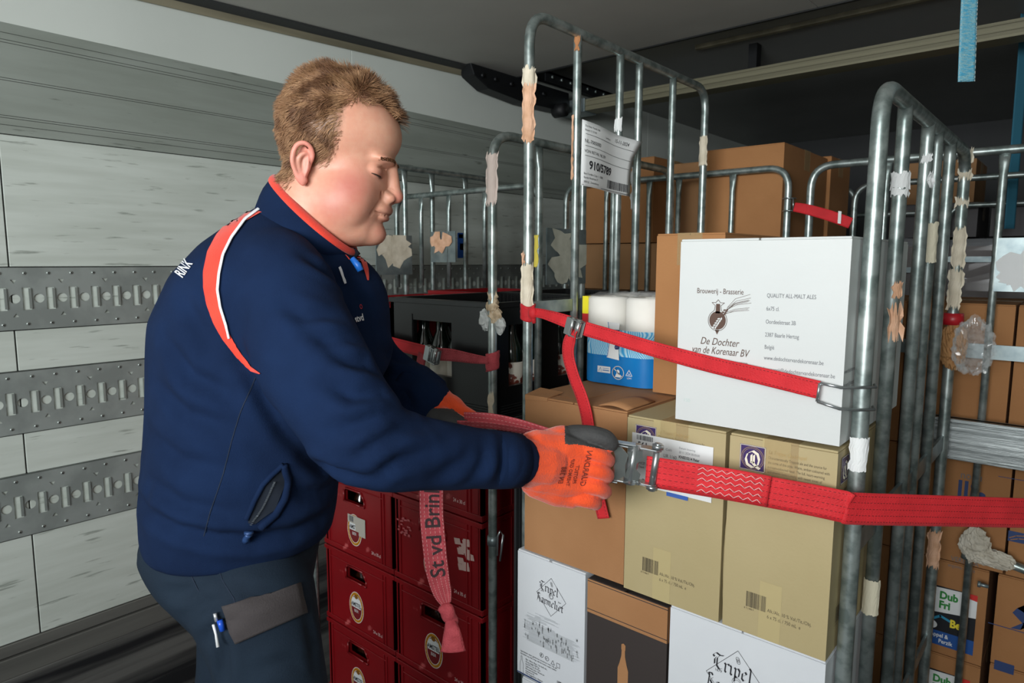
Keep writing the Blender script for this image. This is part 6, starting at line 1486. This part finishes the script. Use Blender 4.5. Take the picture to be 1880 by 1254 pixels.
# crumpled bag on the back corner post of the middle cage
PX_, PY_ = XB1, Y1
zb = lambda y: on(1752, y, 'Y', PY_).z
bag = thing('plastic_bag', 'crumpled clear plastic bag with brown paper and red tape on the frame post', 'bag', (PX_+.03, PY_-.03, zb(690)))
mb = MB(); mb.lathe([(.0215, 0), (.0225, .012), (.0215, .026)], 18, 0, Matrix.Translation((PX_, PY_, zb(596)))); adopt(mb.build('red_tape', mat('red_tape', 'B01C26', .4)), bag)
def crumple(c, r, seed, amp, n=22):
    R = np.random.RandomState(seed); k = R.normal(size=(14, 3)); ph = R.uniform(0, 6, 14); fr_ = R.uniform(2, 9, 14); mb = MB(); rows = []
    for i in range(1, n):
        row = []
        for j in range(2*n):
            th, fi = math.pi*i/n, 2*math.pi*j/(2*n); d = np.array([math.sin(th)*math.cos(fi), math.sin(th)*math.sin(fi), math.cos(th)])
            q = 1+amp*sum(abs(math.sin(fr_[m]*(d@k[m])+ph[m]))-.6 for m in range(14))/4
            row.append((c[0]+r[0]*d[0]*q, c[1]+r[1]*d[1]*q, c[2]+r[2]*d[2]*q))
        rows.append(row)
    mb.grid(rows, 0, False, True); return mb
c = on(1752, 640, 'Y', PY_-.02); adopt(crumple((PX_+.006, PY_-.005, c.z+.004), (.026, .026, .052), 3, .25).build('brown_paper', mat('crumpled_kraft_paper', 'A87C4E', .8)), bag)
cb_ = on(1786, 636, 'Y', PY_-.04); adopt(crumple(tuple(cb_), (.036, .030, .058), 7, .35, 26).build('clear_film', mat('thin_clear_film', 'DADFDF', .06, alpha=.17, spec=1.)), bag)
# lower bent tube of the right cage wrapped in paper
mb = MB(); e0 = on(1775, 1004, 'Y', Y2-.01); e1 = on(1884, 1047, 'Y', Y2-.01)
mb.tube(corner_path(e0-ZD*.30, e0, e1, .03, 6)+[e1, e1+(e1-e0)*.9], .011, 12, up=(0, 1, 0)); adopt(mb.build('bent_tube', GALV), cageC)
PAPW = mat('crumpled_white_tape', 'CFC9BA', .8, 0, 'B0A898', 40)
pc = on(1790, 1000, 'Y', Y2-.02); adopt(crumple(tuple(pc), (.03, .018, .040), 11, .3).build('crumpled_tape', PAPW), cageC)
pc = on(1822, 1026, 'Y', Y2-.02); adopt(crumple(tuple(pc), (.045, .018, .020), 12, .3).build('crumpled_tape', PAPW), cageC)
mb = MB(); pc = on(1795, 1072, 'Y', Y2-.01); mb.tube([pc, pc+Vector((.022, 0, 0))], .005, 6); mb.tube([pc+Vector((.0, 0, 0)), pc+Vector((.006, 0, 0))], .008, 6); adopt(mb.build('bolt', GALVD), cageC)
# dark divider sheet between the two front cages
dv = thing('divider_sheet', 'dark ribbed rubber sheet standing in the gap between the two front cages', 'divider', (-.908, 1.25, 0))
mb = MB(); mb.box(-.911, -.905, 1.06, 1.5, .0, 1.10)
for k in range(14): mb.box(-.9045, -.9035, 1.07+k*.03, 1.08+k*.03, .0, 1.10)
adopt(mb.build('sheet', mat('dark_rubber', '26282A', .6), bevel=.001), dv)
hk = thing('wire_hook', 'small bent wire hook hanging on the post beside the red crates', 'hook', tuple(on(917, 1000, 'Y', 1.03)))
mb = MB(); h = [on(913, 1020, 'Y', 1.03), on(914, 985, 'Y', 1.03), on(918, 975, 'Y', 1.03), on(924, 982, 'Y', 1.03), on(918, 1030, 'Y', 1.03)]; mb.tube(h, .0022, 8); adopt(mb.build('wire', ZN), hk)
mb = MB(); mb.lathe([(.012, 0), (.0125, .01), (.012, .02)], 14, 0, Matrix.Translation((XA1, Y0, on(905, 1000, 'Y', Y0).z))); adopt(mb.build('clamp', GALVD), hk)
